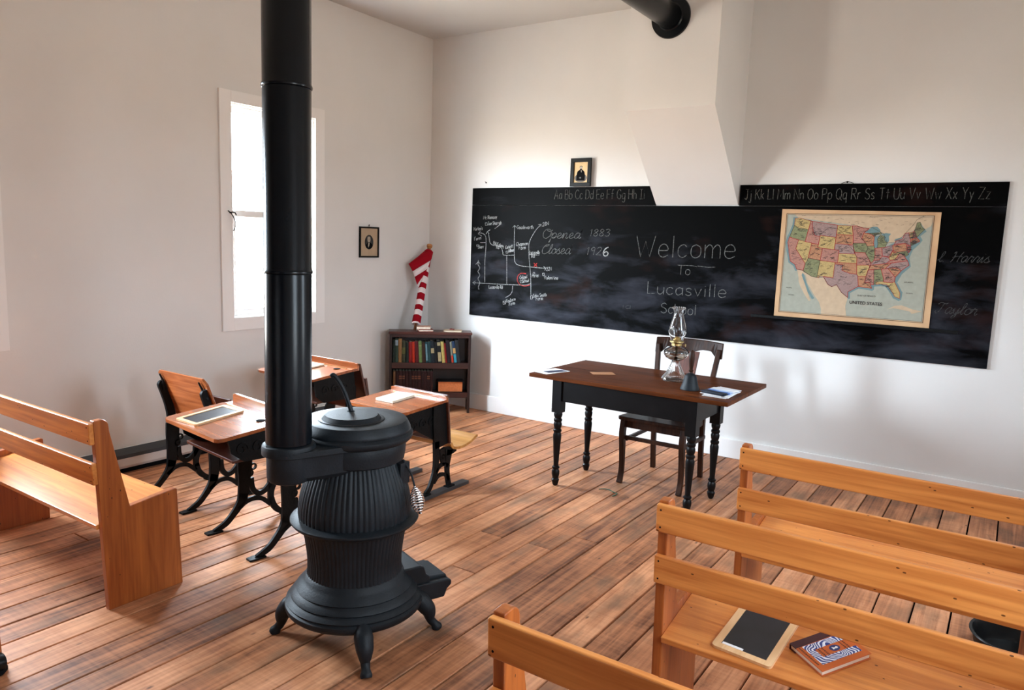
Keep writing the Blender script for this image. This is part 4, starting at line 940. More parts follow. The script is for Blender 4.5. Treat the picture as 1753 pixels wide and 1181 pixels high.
# books on top
flat_book(0.14, 0.11, 0.022, (150, 60, 40), (224, 214, 196), loc_bc(0.335, 0.055, H + 0.0003), brz + R(8), 'lower of two small books lying under the flag on the bookcase')
flat_book(0.135, 0.105, 0.026, (196, 150, 128), (228, 220, 204), loc_bc(0.318, 0.058, H + 0.0228), brz + R(-2), 'upper of two small books lying under the flag on the bookcase')
notebook(loc_bc(0.60, 0.085, H + 0.0003), brz + R(-8), 0.17, 0.13, 0.012, 'small bordered booklet lying on the right end of the bookcase top', cover=plain('booklet_cover', rgb(186, 160, 130), 0.5))
m = MB(); m.lathe([(0.001, 0), (0.014, 0.0008), (0.019, 0.004), (0.013, 0.009), (0.001, 0.011)], (0, 0, 0), 16); m.lathe([(0.001, 0), (0.010, 0.001), (0.013, 0.004), (0.009, 0.008), (0.001, 0.009)], (0.024, 0.004, 0), 14)
o = m.build('red_seal', plain('deep_red_wax', rgb(120, 14, 26), 0.4)); o.location = loc_bc(0.585, 0.115, H + 0.0125); tag(o, 'small deep red lump on the booklet on the bookcase', 'wax seal')

# ================================================================ furled flag on its pole
fg = thing('furled_flag', 'furled red and white striped flag on a pole leaning in the corner', 'flag', loc_bc(0.235, 0.095, H))
top_ = Vector((0.105, -0.115, 1.60)) - fg.location
bot_ = Vector((0, 0, 0.005)); dv = (top_ - bot_)
m = MB(); m.tube([bot_, dv * 0.955], 0.013, 16); m.build('pole', wood('pole_wood', rgb(96, 50, 24), rgb(140, 84, 44), 'z', 0.4), fg)
m = MB()
z0 = dv.length
prof = [(0.012, 0.955), (0.020, 0.957), (0.020, 0.967), (0.014, 0.970), (0.026, 0.976), (0.030, 0.99), (0.027, 1.004), (0.015, 1.012), (0.001, 1.013)]
qd = dv.normalized(); e1 = qd.cross(Vector((0, 1, 0))).normalized(); e2 = qd.cross(e1)
def frame_pt(r, a, t): return dv * t + (e1 * math.cos(a) + e2 * math.sin(a)) * r
vs = []; sg = 20
for r, t in prof:
    for i in range(sg): vs.append(frame_pt(r, 2 * math.pi * i / sg, t))
m.add(vs, [(j * sg + i, j * sg + (i + 1) % sg, (j + 1) * sg + (i + 1) % sg, (j + 1) * sg + i) for j in range(len(prof) - 1) for i in range(sg)], 0, True)
m.build('finial', wood('finial_wood', rgb(150, 92, 44), rgb(190, 128, 70), 'z', 0.35), fg)
M_fred = plain('flag_red_cotton', rgb(150, 14, 30), 0.9, spec=0.1); M_fwht = plain('flag_white_cotton', rgb(226, 214, 214), 0.9, spec=0.1)
m = MB(); SL = 0.0585; t0, t1 = 0.070, 0.70; Ls = dv.length; nst = 11
rows = 44; sg = 26
vs = []
for j in range(rows + 1):
    t = t0 + (t1 + 0.23 - t0) * j / rows
    base_r = 0.040 - 0.006 * j / rows
    if t > 0.84: base_r *= 1.1 + (t - 0.84) * 1.5
    for i in range(sg):
        a = 2 * math.pi * i / sg
        r = base_r * (1 + 0.10 * math.sin(3 * a + 1.1) + 0.05 * math.sin(5 * a + t * 6)); vs.append(frame_pt(r, a, t))
o_ = len(m.v); m.v += [tuple(p) for p in vs]
for j in range(rows):
    t = t0 + (t1 + 0.23 - t0) * (j + 0.5) / rows; band = int((t - t0) * Ls / SL + 0.62) if t < 0.80 else 1
    for i in range(sg):
        m.f.append([o_ + j * sg + i, o_ + j * sg + (i + 1) % sg, o_ + (j + 1) * sg + (i + 1) % sg, o_ + (j + 1) * sg + i]); m.mi.append(1 if band % 2 == 0 else 0); m.sm.append(True); m.tone.append(0.5)
m.build('rolled_cloth', [M_fred, M_fwht], fg)
# loose corner of cloth hanging out to the left
def fpt(u, z, dpt):
    """u metres to the right as the room sees it, z height, dpt toward the room, relative to the pole axis"""
    t = z / dv.z; c = dv * t; right = Vector((0.827, 0.562, 0)); fwd = Vector((0.562, -0.827, 0)); return c + right * u + fwd * dpt + Vector((0, 0, 0))
zt0 = dv.z * 0.93
K = 0.0058
def Fp(px, py, d):      # pixel-like cloth pattern units, pole axis at 310, top hem at 170
    z = zt0 - (py - 170) * 0.00078; ax_shift = 310 - (py - 170) * 0.075
    return fpt((px - ax_shift) * 0.00078, z, d)
def patch(rows_, mi):
    """rows of points -> grid"""
    o = len(m.v); nn = len(rows_[0])
    for r_ in rows_: m.v += [tuple(p) for p in r_]
    for a in range(len(rows_) - 1):
        for b in range(nn - 1):
            m.f.append([o + a * nn + b, o + a * nn + b + 1, o + (a + 1) * nn + b + 1, o + (a + 1) * nn + b]); m.mi.append(mi); m.sm.append(True); m.tone.append(0.5)
m = MB()
def line(a, b, n=7, d0=0.0, d1=0.045, bow=0.012):
    return [Fp(a[0] + (b[0] - a[0]) * i / (n - 1), a[1] + (b[1] - a[1]) * i / (n - 1), d0 + (d1 - d0) * i / (n - 1) + bow * math.sin(math.pi * i / (n - 1))) for i in range(n)]
A1 = line((262, 172), (350, 172), d0=0.03, d1=0.02, bow=0.02); A2 = line((180, 255), (352, 225), d0=0.06, d1=0.025, bow=0.02); A3 = line((90, 335), (346, 285), d0=0.10, d1=0.03, bow=0.02); A3b = line((150, 425), (346, 288), d0=0.085, d1=0.03, bow=0.02)
A4 = line((180, 492), (318, 392), d0=0.075, d1=0.034, bow=0.015); A5 = line((216, 590), (278, 480), d0=0.055, d1=0.038, bow=0.01); A6 = line((240, 612), (262, 520), d0=0.045, d1=0.038, bow=0.008)
patch([A1, A2, A3, A3b], 0); patch([A3b, A4], 1); patch([A4, A5], 0); patch([A5, A6], 1)
fo = m.build('loose_corner', [M_fred, M_fwht], fg)
sd = fo.modifiers.new('cloth thickness', 'SOLIDIFY'); sd.thickness = 0.006; sd.offset = 0

# ================================================================ pictures on the walls
M_frame = plain('black_frame_wood', (0.006, 0.0055, 0.005, 1), 0.4, spec=0.12)
def oval(m, cx, cz, rx, rz_, y0, y1, mi=0, n=32):
    m.prism([(cx + rx * math.cos(2 * math.pi * i / n), cz + rz_ * math.sin(2 * math.pi * i / n)) for i in range(n)], 'y', y0, y1, mi)
def framed(name, w, h, fwid, label, loc, rz, paper, hook):
    """hangs facing -y in its own frame, back at y=0"""
    root = thing(name, label, 'framed picture', loc, rz)
    m = MB(); o = fwid
    for a in ((-w / 2, w / 2, h / 2 - o, h / 2), (-w / 2, w / 2, -h / 2, -h / 2 + o), (-w / 2, -w / 2 + o, -h / 2 + o, h / 2 - o), (w / 2 - o, w / 2, -h / 2 + o, h / 2 - o)): m.box(a[0], a[1], -0.018, -0.001, a[2], a[3])
    m.build('picture_frame', M_frame, root, 0.002)
    m = MB(); m.box(-w / 2 + o - 0.002, w / 2 - o + 0.002, -0.008, -0.002, -h / 2 + o - 0.002, h / 2 - o + 0.002); pr = m.build('mount', paper, root)
    if hook:
        m = MB(); m.tube([(-0.012, -0.004, h / 2 - 0.002), (0, -0.005, h / 2 + 0.016), (0.012, -0.004, h / 2 - 0.002)], 0.002, 6); m.lathe([(0.001, -0.012), (0.005, -0.012), (0.005, -0.008), (0.002, -0.008), (0.002, 0.0)], (0, 0, h / 2 + 0.016), 10, axis='y'); m.build('hook', M_black, root)
    return root, pr
M_sep = plain('sepia_mount', rgb(176, 152, 124), 0.6, noise=0.06, nscale=12); M_sep2 = plain('golden_sepia_photo', rgb(206, 172, 118), 0.5, noise=0.12, nscale=14)
M_ink = plain('engraving_dark', rgb(38, 36, 36), 0.6, noise=0.3, nscale=60); M_ink2 = plain('engraving_mid', rgb(92, 86, 80), 0.6, noise=0.2, nscale=80); M_skin = plain('engraving_light', rgb(168, 156, 140), 0.6)
pa, mo = framed('framed_portrait', 0.245, 0.28, 0.014, 'black framed oval portrait hanging on the left wall beside the window', (0.001, -0.858, 1.608), R(90), M_sep, True)
m = MB(); oval(m, 0, 0.0, 0.055, 0.066, -0.0086, -0.0078, 0)
m.prism([(-0.045, -0.036), (-0.035, -0.018), (-0.012, -0.004), (0.016, -0.004), (0.038, -0.016), (0.048, -0.034), (0.034, -0.052), (0.0, -0.064), (-0.034, -0.052)], 'y', -0.0092, -0.0084, 1)
oval(m, -0.002, 0.024, 0.019, 0.026, -0.0094, -0.0085, 2); oval(m, -0.002, 0.040, 0.024, 0.016, -0.0090, -0.0084, 3)
m.prism([(-0.010, -0.006), (0.006, -0.006), (0.002, -0.030), (-0.010, -0.050), (-0.014, -0.030)], 'y', -0.0096, -0.0086, 2)
m.box(-0.010, -0.004, -0.0098, -0.0088, 0.026, 0.029, 1); m.box(0.002, 0.008, -0.0098, -0.0088, 0.026, 0.029, 1); m.box(-0.006, 0.004, -0.0098, -0.0088, 0.010, 0.012, 1)
m.build('portrait', [M_ink, M_black, M_skin, M_ink2], pa)
pb, mo = framed('framed_portrait', 0.203, 0.242, 0.034, 'small black framed sepia portrait standing on top of the blackboard', (1.734, -0.020, 2.2785), 0, M_sep2, False)
m = MB(); oval(m, 0, -0.048, 0.062, 0.036, -0.0086, -0.0078, 0)
m.prism([(-0.042, -0.07), (-0.044, -0.03), (-0.036, 0.005), (-0.014, 0.022), (0.016, 0.022), (0.034, 0.004), (0.042, -0.03), (0.04, -0.07)], 'y', -0.0092, -0.0084, 1)
oval(m, 0.0, 0.036, 0.012, 0.017, -0.0094, -0.0085, 2); oval(m, 0.0, 0.046, 0.0135, 0.010, -0.0092, -0.0084, 1); oval(m, 0.0, 0.024, 0.010, 0.007, -0.0096, -0.0086, 1)
m.prism([(-0.002, 0.018), (0.007, 0.018), (0.006, 0.0), (0.003, 0.0)], 'y', -0.0097, -0.0087, 2); oval(m, -0.004, -0.046, 0.010, 0.007, -0.0097, -0.0087, 3)
m.build('portrait', [M_ink2, M_black, M_skin, M_ink2], pb)

# ================================================================ blackboard
bbd = thing('blackboard', 'wide black chalkboard with chalk writing on the back wall', 'blackboard', (2.71, 0, 0.93))
BX = lambda x: x - 2.71
BZ = lambda z: z - 0.93
m = MB(); m.box(BX(0.548), BX(4.872), -0.019, -0.001, BZ(0.934), BZ(1.995)); m.build('main_panel', M_board, bbd, 0.002)
for nm_, a, b in (('alphabet_strip', 0.548, 2.44), ('alphabet_strip', 3.136, 4.872)):
    m = MB()
    if a < 1: m.prism([(BX(a), BZ(1.997)), (BX(2.445), BZ(1.997)), (BX(2.445), BZ(2.155)), (BX(a), BZ(2.155))], 'y', -0.018, -0.001)
    else: m.box(BX(a), BX(b), -0.018, -0.001, BZ(1.997), BZ(2.155))
    m.build(nm_, M_board, bbd, 0.002)
m = MB(); m.box(BX(3.30), BX(4.685), -0.036, -0.0195, BZ(1.150), BZ(1.172)); m.build('map_ledge', M_iron, bbd, 0.002)
# single-stroke chalk lettering: each glyph = width, strokes on a grid with cap height 6; ~ marks a smooth stroke
GL = {
'A': (4, '0,0 2,6 4,0|0.8,2.2 3.2,2.2'), 'B': (3.4, '0,0 0,6|~0,6 2.4,5.8 2.4,3.4 0,3.2|~0,3.2 3,3 3,0.2 0,0'), 'C': (3.6, '~3.4,5 2.2,6 0.6,5 0,3 0.6,1 2.2,0 3.5,1'),
'D': (3.6, '0,0 0,6|~0,6 2.6,5.4 3.4,3 2.6,0.6 0,0'), 'E': (3, '3,6 0,6 0,0 3,0|0,3.1 2.3,3.1'), 'F': (3, '3,6 0,6 0,0|0,3.1 2.2,3.1'), 'G': (3.8, '~3.5,5 2.2,6 0.6,5 0,3 0.6,1 2.2,0 3.5,1 3.5,2.6|3.7,2.6 2.2,2.6'),
'H': (3.4, '0,0 0,6|3.4,0 3.4,6|0,3.1 3.4,3.1'), 'I': (2.4, '0,6 2.4,6|1.2,6 1.2,0|0,0 2.4,0'), 'J': (3, '0.4,6 3,6|~2,6 2,1.4 1.2,0 0,0.8'), 'K': (3.4, '0,0 0,6|3.2,6 0,2.7|1,3.6 3.4,0'), 'L': (2.8, '0,6 0,0 2.8,0.2'),
'M': (4.6, '0,0 0.4,6 2.3,1.6 4.2,6 4.6,0'), 'N': (3.6, '0,0 0,6 3.6,0 3.6,6'), 'O': (4, '~2,6 0.5,5 0,3 0.5,1 2,0 3.5,1 4,3 3.5,5 2,6'), 'P': (3.2, '0,0 0,6|~0,6 2.6,5.8 3,4.4 2.4,3 0,2.8'), 'Q': (4, '~2,6 0.5,5 0,3 0.5,1 2,0 3.5,1 4,3 3.5,5 2,6|2.4,1.4 4.2,-0.6'),
'R': (3.4, '0,0 0,6|~0,6 2.6,5.8 3,4.4 2.4,3.1 0,2.9|1.4,2.9 3.4,0'), 'S': (3.2, '~3,5.2 1.8,6 0.3,5.2 0.4,3.8 1.8,3.1 3,2 2.8,0.6 1.4,0 0,0.8'), 'T': (3.6, '0,6 3.6,6|1.8,6 1.8,0'), 'U': (3.6, '~0,6 0,2 0.8,0.2 1.8,0 2.8,0.2 3.6,2 3.6,6'),
'V': (3.6, '0,6 1.8,0 3.6,6'), 'W': (5.4, '0,6 1.4,0 2.7,4.4 4,0 5.4,6'), 'X': (3.4, '0,6 3.4,0|3.4,6 0,0'), 'Y': (3.4, '0,6 1.7,3 1.7,0|3.4,6 1.7,3'), 'Z': (3.4, '0,6 3.4,6 0,0 3.4,0'),
'a': (2.6, '~2.4,3 1.4,3.6 0.2,2.8 0.1,0.9 1,0 2.4,1|2.5,3.6 2.5,0'), 'b': (2.6, '0,6 0,0|~0,2.4 1.2,3.6 2.5,2.8 2.5,0.8 1.2,0 0,0.9'), 'c': (2.4, '~2.3,3 1.4,3.6 0.2,2.8 0.1,0.9 1.2,0 2.4,0.7'), 'd': (2.6, '2.5,6 2.5,0|~2.5,2.6 1.4,3.6 0.2,2.8 0.1,0.9 1.2,0 2.5,1'),
'e': (2.6, '~0.1,1.9 2.5,2 2.2,3.3 1.2,3.7 0.2,2.8 0.1,0.9 1.2,0 2.6,0.6'), 'f': (2, '~2.1,5.6 1.2,6 0.8,5 0.8,0|0,3.5 1.9,3.5'), 'g': (2.6, '~2.4,3 1.4,3.6 0.2,2.8 0.1,0.9 1,0 2.4,1|~2.5,3.6 2.5,-1.2 1.4,-2 0.1,-1.4'), 'h': (2.5, '0,6 0,0|~0,2.4 1.2,3.6 2.3,2.8 2.4,0'),
'i': (0.6, '0.3,3.6 0.3,0|0.3,4.7 0.3,5'), 'j': (1.4, '~1,3.6 1,-1.2 0.4,-2 -0.5,-1.4|1,4.7 1,5'), 'k': (2.3, '0,6 0,0|2.1,3.6 0,1.5|0.7,2.2 2.3,0'), 'l': (0.6, '0.3,6 0.3,0'), 'm': (4, '0,3.6 0,0|~0,2.4 1,3.6 1.9,2.9 2,0|~2,2.4 3,3.6 3.9,2.9 4,0'), 'n': (2.4, '0,3.6 0,0|~0,2.4 1.2,3.6 2.3,2.8 2.4,0'),
'o': (2.6, '~1.3,3.6 0.2,2.9 0.1,0.8 1.3,0 2.5,0.8 2.5,2.8 1.3,3.6'), 'p': (2.6, '0,3.6 0,-2|~0,2.4 1.2,3.6 2.5,2.8 2.5,0.8 1.2,0 0,0.9'), 'q': (2.8, '~2.4,3 1.4,3.6 0.2,2.8 0.1,0.9 1,0 2.4,1|2.5,3.6 2.5,-2 3,-1.4'), 'r': (1.9, '0,3.6 0,0|~0,2.2 0.8,3.5 1.9,3.3'),
's': (2.2, '~2.1,3 1.2,3.6 0.2,3 0.5,2 1.7,1.5 2,0.6 1,0 0,0.5'), 't': (2, '1,5.4 1,0|0,3.6 2,3.6'), 'u': (2.4, '~0,3.6 0,1 0.8,0 1.8,0.5 2.4,2|2.4,3.6 2.4,0'), 'v': (2.4, '0,3.6 1.2,0 2.4,3.6'), 'w': (3.6, '0,3.6 0.9,0 1.8,3 2.7,0 3.6,3.6'), 'x': (2.3, '0,3.6 2.3,0|2.3,3.6 0,0'), 'y': (2.4, '0,3.6 1.2,0.4|2.4,3.6 0.5,-2'), 'z': (2.3, '0,3.6 2.3,3.6 0,0 2.3,0'),
'1': (1.6, '0,4.8 1,6 1,0'), '2': (3, '~0,4.8 0.8,5.9 2.2,5.8 2.7,4.4 1.6,2.2 0,0|0,0 3,0'), '3': (2.8, '~0,5.4 1.6,6 2.6,4.8 1.2,3.2|~1.2,3.2 2.8,2.4 2.4,0.4 1,0 0,0.6'), '4': (3, '2.2,0 2.2,6 0,1.8 3,1.8'), '6': (2.8, '~2.4,5.8 0.8,4.6 0,2 0.8,0 2.2,0 2.7,1.6 1.6,2.8 0.2,1.8'),
'8': (2.8, '~1.4,3.2 0.2,4.6 1.4,6 2.6,4.6 1.4,3.2 0,1.4 1.4,0 2.8,1.4 1.4,3.2'), '9': (2.6, '~2.4,4.2 1.2,3.2 0.1,4.4 1.2,6 2.4,5 2.4,4.2|2.4,5 2,0'), '.': (0.6, '0.2,0 0.4,0.3'), "'": (0.6, '0.4,6 0.2,5'), ',': (0.6, '0.3,0.3 0,-0.8')}
# joined-up hand for the cursive words
CUR = dict(GL)
CUR.update({'O': (4, '~3.2,5.6 1.4,6 0.2,4 0.6,1 2.2,0 3.8,2 3.8,4.6 2.6,6 1.8,5.2 3,4.6 4.4,5.4'), 'C': (3.6, '~1.6,4.8 2.8,5.2 3.2,6 1.6,5.6 0.3,3.4 0.6,0.8 2,0 3.8,1.2'), 'p': (2.6, '~-0.6,1 0.4,3.6 0.2,0 -0.4,-2.4 0,-2 0.4,1.6 1.4,3.6 2.4,2.4 1.8,0.2 0.6,0.4 2.9,1'), 'e': (2.2, '~-0.4,0.8 1.6,2.2 1.2,3.6 0.3,2.6 0.4,0.6 1.2,0 2.5,1'), 'n': (2.8, '~-0.3,1 0.4,3.4 0.3,0 0.9,2.8 1.6,3.5 1.9,2.6 1.8,0.5 2.3,0 3,1'), 'd': (2.8, '~2.2,3 1.2,3.6 0.2,2.2 0.4,0.3 1.4,0.3 2.3,2.4 2.9,6 2.2,1 2.6,0 3.2,0.9'),
 'l': (1.4, '~-0.4,0.8 1,3.4 1.4,5.8 0.7,5.6 0.4,1.4 0.8,0 1.6,0.9'), 'o': (2.4, '~1.6,3.4 0.4,2.8 0.2,0.8 1.2,0 2.2,1.2 2,2.8 1.4,3.4 1.8,2.8 2.8,3'), 's': (2, '~-0.4,0.6 1.2,3.7 1,2.8 1.8,1 1,0 0.1,0.5|~1,0 1.6,0.1 2.3,0.9'), 'a': (2.6, '~2.1,3 1.2,3.6 0.2,2.2 0.4,0.3 1.4,0.4 2.2,3.3 2,1 2.4,0 3,0.9'), 'r': (2, '~-0.4,0.8 0.5,3.7 0.9,3.1 1.6,3 1.2,1 1.6,0 2.2,0.9'), 'i': (1.2, '~-0.4,0.8 0.5,3.4 0.4,0.8 0.8,0 1.4,0.9|0.9,4.8 1.0,5'), 'y': (2.4, '~-0.2,1.6 0.3,3.4 0.4,0.6 1.2,0.2 2.1,3.5 1.6,-1 0.7,-2.2 0.4,-1.2 2.6,0.9'), 'T': (3.6, '~0.2,5 1.2,6 3,5.4 4,6|~2.4,5.6 1.8,2 1,0.2 0.1,0.6 0.4,1.4'), 'H': (3.8, '~0.2,5 1,6 0.8,2 0.2,0|~3.8,6 3,3 2.8,0|~0.2,2.6 2,3.4 4.2,3.2')})
def text_strokes(s, font):
    x = 0.0; out_ = []
    for chh in s:
        if chh == ' ': x += 2.2; continue
        wd, st_ = font[chh]
        for q in st_.split('|'):
            sm_ = q.startswith('~'); pts = [tuple(map(float, p.split(','))) for p in q.lstrip('~').split()]
            pts = [(px + x, py) for px, py in pts]
            if sm_: pts = [(v.x, v.y) for v in smooth([(a, b, 0) for a, b in pts], 5)]
            out_.append(pts)
        x += wd + (1.1 if font is GL else 0.35)
    return out_, x - 1.0
def flat_stroke(m, pts, wd, yy, mi=0):
    L, Q = ribbon2(pts, wd); n = len(L); vs = []
    for i in range(n): vs += [(L[i].x, yy, L[i].y), (Q[i].x, yy, Q[i].y), (Q[i].x, yy + 0.0012, Q[i].y), (L[i].x, yy + 0.0012, L[i].y)]
    fs = [(4 * i + q, 4 * i + (q + 1) % 4, 4 * i + 4 + (q + 1) % 4, 4 * i + 4 + q) for i in range(n - 1) for q in range(4)] + [(0, 1, 2, 3), tuple(4 * (n - 1) + q for q in (3, 2, 1, 0))]
    m.add(vs, fs, mi)
rch = random.Random(11)
def write(m, s, x0, z0, x1, z1, cap, wd=0.0055, font=GL, slant=0.0, mi=0, yy=-0.0202, jit=0.0):
    st_, W_ = text_strokes(s, font); sc = (x1 - x0) / W_; sz = cap / 6.0; sl = (z1 - z0) / (x1 - x0)
    for pts in st_:
        P = [((x0 + sc * (a + slant * b * sz / sc * 1.0)), z0 + sz * b + sl * sc * a) for a, b in pts]
        if len(P) == 2: P = [P[0], ((P[0][0] + P[1][0]) / 2 + rch.uniform(-jit, jit), (P[0][1] + P[1][1]) / 2), P[1]]
        flat_stroke(m, [(BX(a), BZ(b)) for a, b in P], wd, yy, mi)
def mm(v): return v / 1000.0
def word(name, mat, s, x0, z0, x1, z1, cap, wd, font=GL, slant=0.0, yy=-0.0202, parent=None, label=None):
    m = MB(); write(m, s, x0, z0, x1, z1, cap, wd, font, slant, 0, yy, 0.001); return m.build(name, mat, parent or bbd, label=label)
C_al = chalk_mat('alphabet_chalk', (0.115, 0.113, 0.104, 1)); C_we = chalk_mat('welcome_chalk', (0.165, 0.165, 0.158, 1)); C_da = chalk_mat('date_chalk', (0.135, 0.135, 0.13, 1)); C_fa = chalk_mat('faded_chalk', (0.062, 0.062, 0.062, 1))
for line_, xa, xb, zz_, cap_ in (('Aa Bb Cc Dd Ee Ff Gg Hh Ii', 1.469, 2.343, 2.050, 0.080), ('Jj Kk Ll Mm Nn Oo Pp Qq Rr Ss Tt Uu Vv Ww Xx Yy Zz', 3.177, 4.774, 2.045, 0.076)):
    tot_ = text_strokes(line_, GL)[1]; pos_ = 0.0
    for pair_ in line_.split(' '):
        w_p = text_strokes(pair_, GL)[1]
        word('chalk_letters', C_al, pair_, xa + (xb - xa) * pos_ / tot_, zz_, xa + (xb - xa) * (pos_ + w_p) / tot_, zz_ + 0.001, cap_, 0.0042, yy=-0.0192); pos_ += w_p + 1.0 + 2.2
for s_, a_, b_, c_, d_, cap, wd_ in (('Welcome', 2.295, 1.572, 3.136, 1.590, 0.174, 0.0058), ('To', 2.677, 1.442, 2.781, 1.444, 0.074, 0.0045), ('Lucasville', 2.421, 1.271, 3.088, 1.281, 0.100, 0.0058), ('School', 2.551, 1.118, 2.853, 1.122, 0.082, 0.0052)):
    word('chalk_word', C_we, s_, a_, b_, c_, d_, cap, wd_)
for a_ in (((2.67, 1.519), (2.80, 1.519), (2.835, 1.513)), ((2.84, 1.519), (2.93, 1.513), (2.985, 1.517))):
    m = MB(); flat_stroke(m, [(BX(x_), BZ(z_)) for x_, z_ in a_], 0.004, -0.0202); m.build('chalk_underline', C_we, bbd)
word('chalk_word', C_da, 'Opened', 1.354, 1.700, 1.735, 1.708, 0.082, 0.0045, CUR, 0.28); word('chalk_year', C_da, '1883', 1.842, 1.731, 2.035, 1.736, 0.060, 0.0045, GL, 0.2)
word('chalk_word', C_da, 'Closed', 1.352, 1.559, 1.645, 1.568, 0.085, 0.0045, CUR, 0.28); word('chalk_year', C_da, '192', 1.818, 1.570, 1.965, 1.573, 0.066, 0.0045, GL, 0.2)
word('chalk_year', M_chalk, '6', 1.985, 1.567, 2.035, 1.570, 0.075, 0.009, GL, 0.1, label='bolder last digit of the lower year')
m = MB()
MAPW = {"white":[[[634,1732],[682,1729],[715,1709],[727,1675],[728,1589],[721,1469],[724,1348],[727,1262]],[[673,1703],[632,1722],[655,1746]],[[659,1639],[726,1641]],[[752,1735],[764,1684],[776,1642],[804,1622],[851,1615],[893,1608],[915,1587],[929,1554],[940,1532],[1056,1536]],[[725,1724],[738,1745],[762,1728]],[[974,1530],[986,1256]],[[1030,1791],[1051,1810],[1075,1792]],[[1051,1810],[1055,1617],[1063,1501],[1074,1468],[1100,1448],[1166,1437],[1236,1435],[1325,1431],[1412,1430]],[[1387,1445],[1414,1430],[1399,1410]],[[1340,1821],[1298,1784],[1252,1722],[1225,1668],[1218,1623],[1223,1540],[1235,1458],[1249,1360],[1256,1285]],[[1311,1822],[1345,1825],[1341,1801]],[[1223,1547],[1334,1547]],[[613,1268],[580,1250],[608,1235]],[[580,1250],[738,1252],[981,1256],[1154,1262],[1214,1268],[1256,1285]],[[1256,1285],[1261,1177]],[[1053,1248],[1050,1197],[1026,1161],[975,1132]],[[643,1474],[639,1431],[662,1397],[642,1361],[665,1328],[644,1292],[667,1258],[653,1214],[659,1188]],[[612,1429],[644,1457],[667,1432]],[[735,1743],[772,1765]],[[824,1775],[895,1822]],[[948,1094],[975,1099],[978,1072],[952,1066],[948,1094],[978,1072]],[[1258,1169],[1278,1174],[1281,1141],[1262,1137],[1258,1169]],[[1276,1386],[1293,1388],[1295,1370],[1279,1368],[1276,1386]],[[1378,1383],[1395,1386],[1398,1364],[1381,1361],[1378,1383]],[[711,1828],[735,1830],[738,1807],[715,1805],[711,1828]],[[616,1616],[638,1619],[641,1599],[619,1597],[616,1616]],[[962,1568],[983,1571],[986,1552],[966,1550],[962,1568]],[[1134,1303],[1154,1306],[1157,1283],[1137,1281],[1134,1303]]],"red":[[[1279,1473],[1318,1439]],[[1315,1472],[1282,1439]],[[1244,1268],[1195,1255],[1144,1262],[1113,1285],[1103,1318],[1115,1352],[1149,1371],[1199,1369]]]}
def polyl(m, lst, wd, mi=0):
    for st_ in lst:
        P = [(BX(mm(a)), BZ(mm(b)), 0) for a, b in st_]
        if len(P) > 3 and st_[0] != st_[-1] and len(P) < 12 and not (len(P) == 6 and st_[0] == st_[4]): P = smooth(P, 4)
        flat_stroke(m, [(p[0], p[1]) for p in P], wd, -0.0202, mi)
polyl(m, MAPW['white'], 0.0042)
m.build('chalk_road_map', M_chalk, bbd, label='white chalk road map at the left')
for s_, a, b, c, d_ in (('Mc Ramsay',688,1861,846,1871),('Joe Sharrah',743,1807,900,1818),("Hurley's",578,1752,681,1763),('Farm',587,1657,668,1671),('Sherr',633,1581,703,1588),('Old Colony',814,1628,935,1600),('Rd',852,1589,883,1587),('Corbett',956,1588,1037,1604),('Williams',990,1556,1054,1571),('Goodsworth',1080,1779,1259,1783),('Chapman',1077,1622,1207,1634),('Farm',1109,1589,1184,1596),('Lucasville',1230,1552,1338,1556),('Rd',1251,1520,1286,1522),('284',1357,1807,1426,1822),('224',1418,1407,1475,1414),('Porter',1265,1339,1338,1347),('Valentine',1397,1330,1545,1335),('Colonel',1131,1315,1211,1328),('School',1160,1283,1232,1296),('Lucasville Rd',777,1204,940,1214),('Fosborn',985,1081,1089,1114),('Farm',1020,1058,1086,1076),('John Smith',1283,1153,1429,1176),('Farm',1319,1131,1392,1140)):
    word('chalk_place_name', M_chalk, s_, mm(a), mm(b), mm(c), mm(d_), 0.032, 0.0036)
m = MB(); polyl(m, MAPW['red'][:2], 0.007); m.build('red_chalk_cross', M_chalkr, bbd); m = MB(); polyl(m, MAPW['red'][2:], 0.007); m.build('red_chalk_circle', M_chalkr, bbd)
word('chalk_word', C_fa, 'l. Harris', 4.520, 1.628, 4.800, 1.634, 0.068, 0.0045, CUR, 0.3); word('chalk_word', C_fa, 'Taylor', 4.530, 1.280, 4.765, 1.284, 0.075, 0.0045, CUR, 0.3); word('chalk_word', C_fa, 'ia', 2.20, 1.124, 2.275, 1.128, 0.05, 0.004)
m = MB(); m.lathe([(0.001, -0.016), (0.006, -0.016), (0.006, -0.012), (0.002, -0.012), (0.002, 0.0)], (BX(3.90), 0, BZ(2.165)), 8, axis='y'); m.tube([(BX(3.86), -0.006, BZ(2.158)), (BX(3.90), -0.012, BZ(2.172)), (BX(3.94), -0.006, BZ(2.158))], 0.002, 6); m.build('hanging_hook', M_black, bbd)

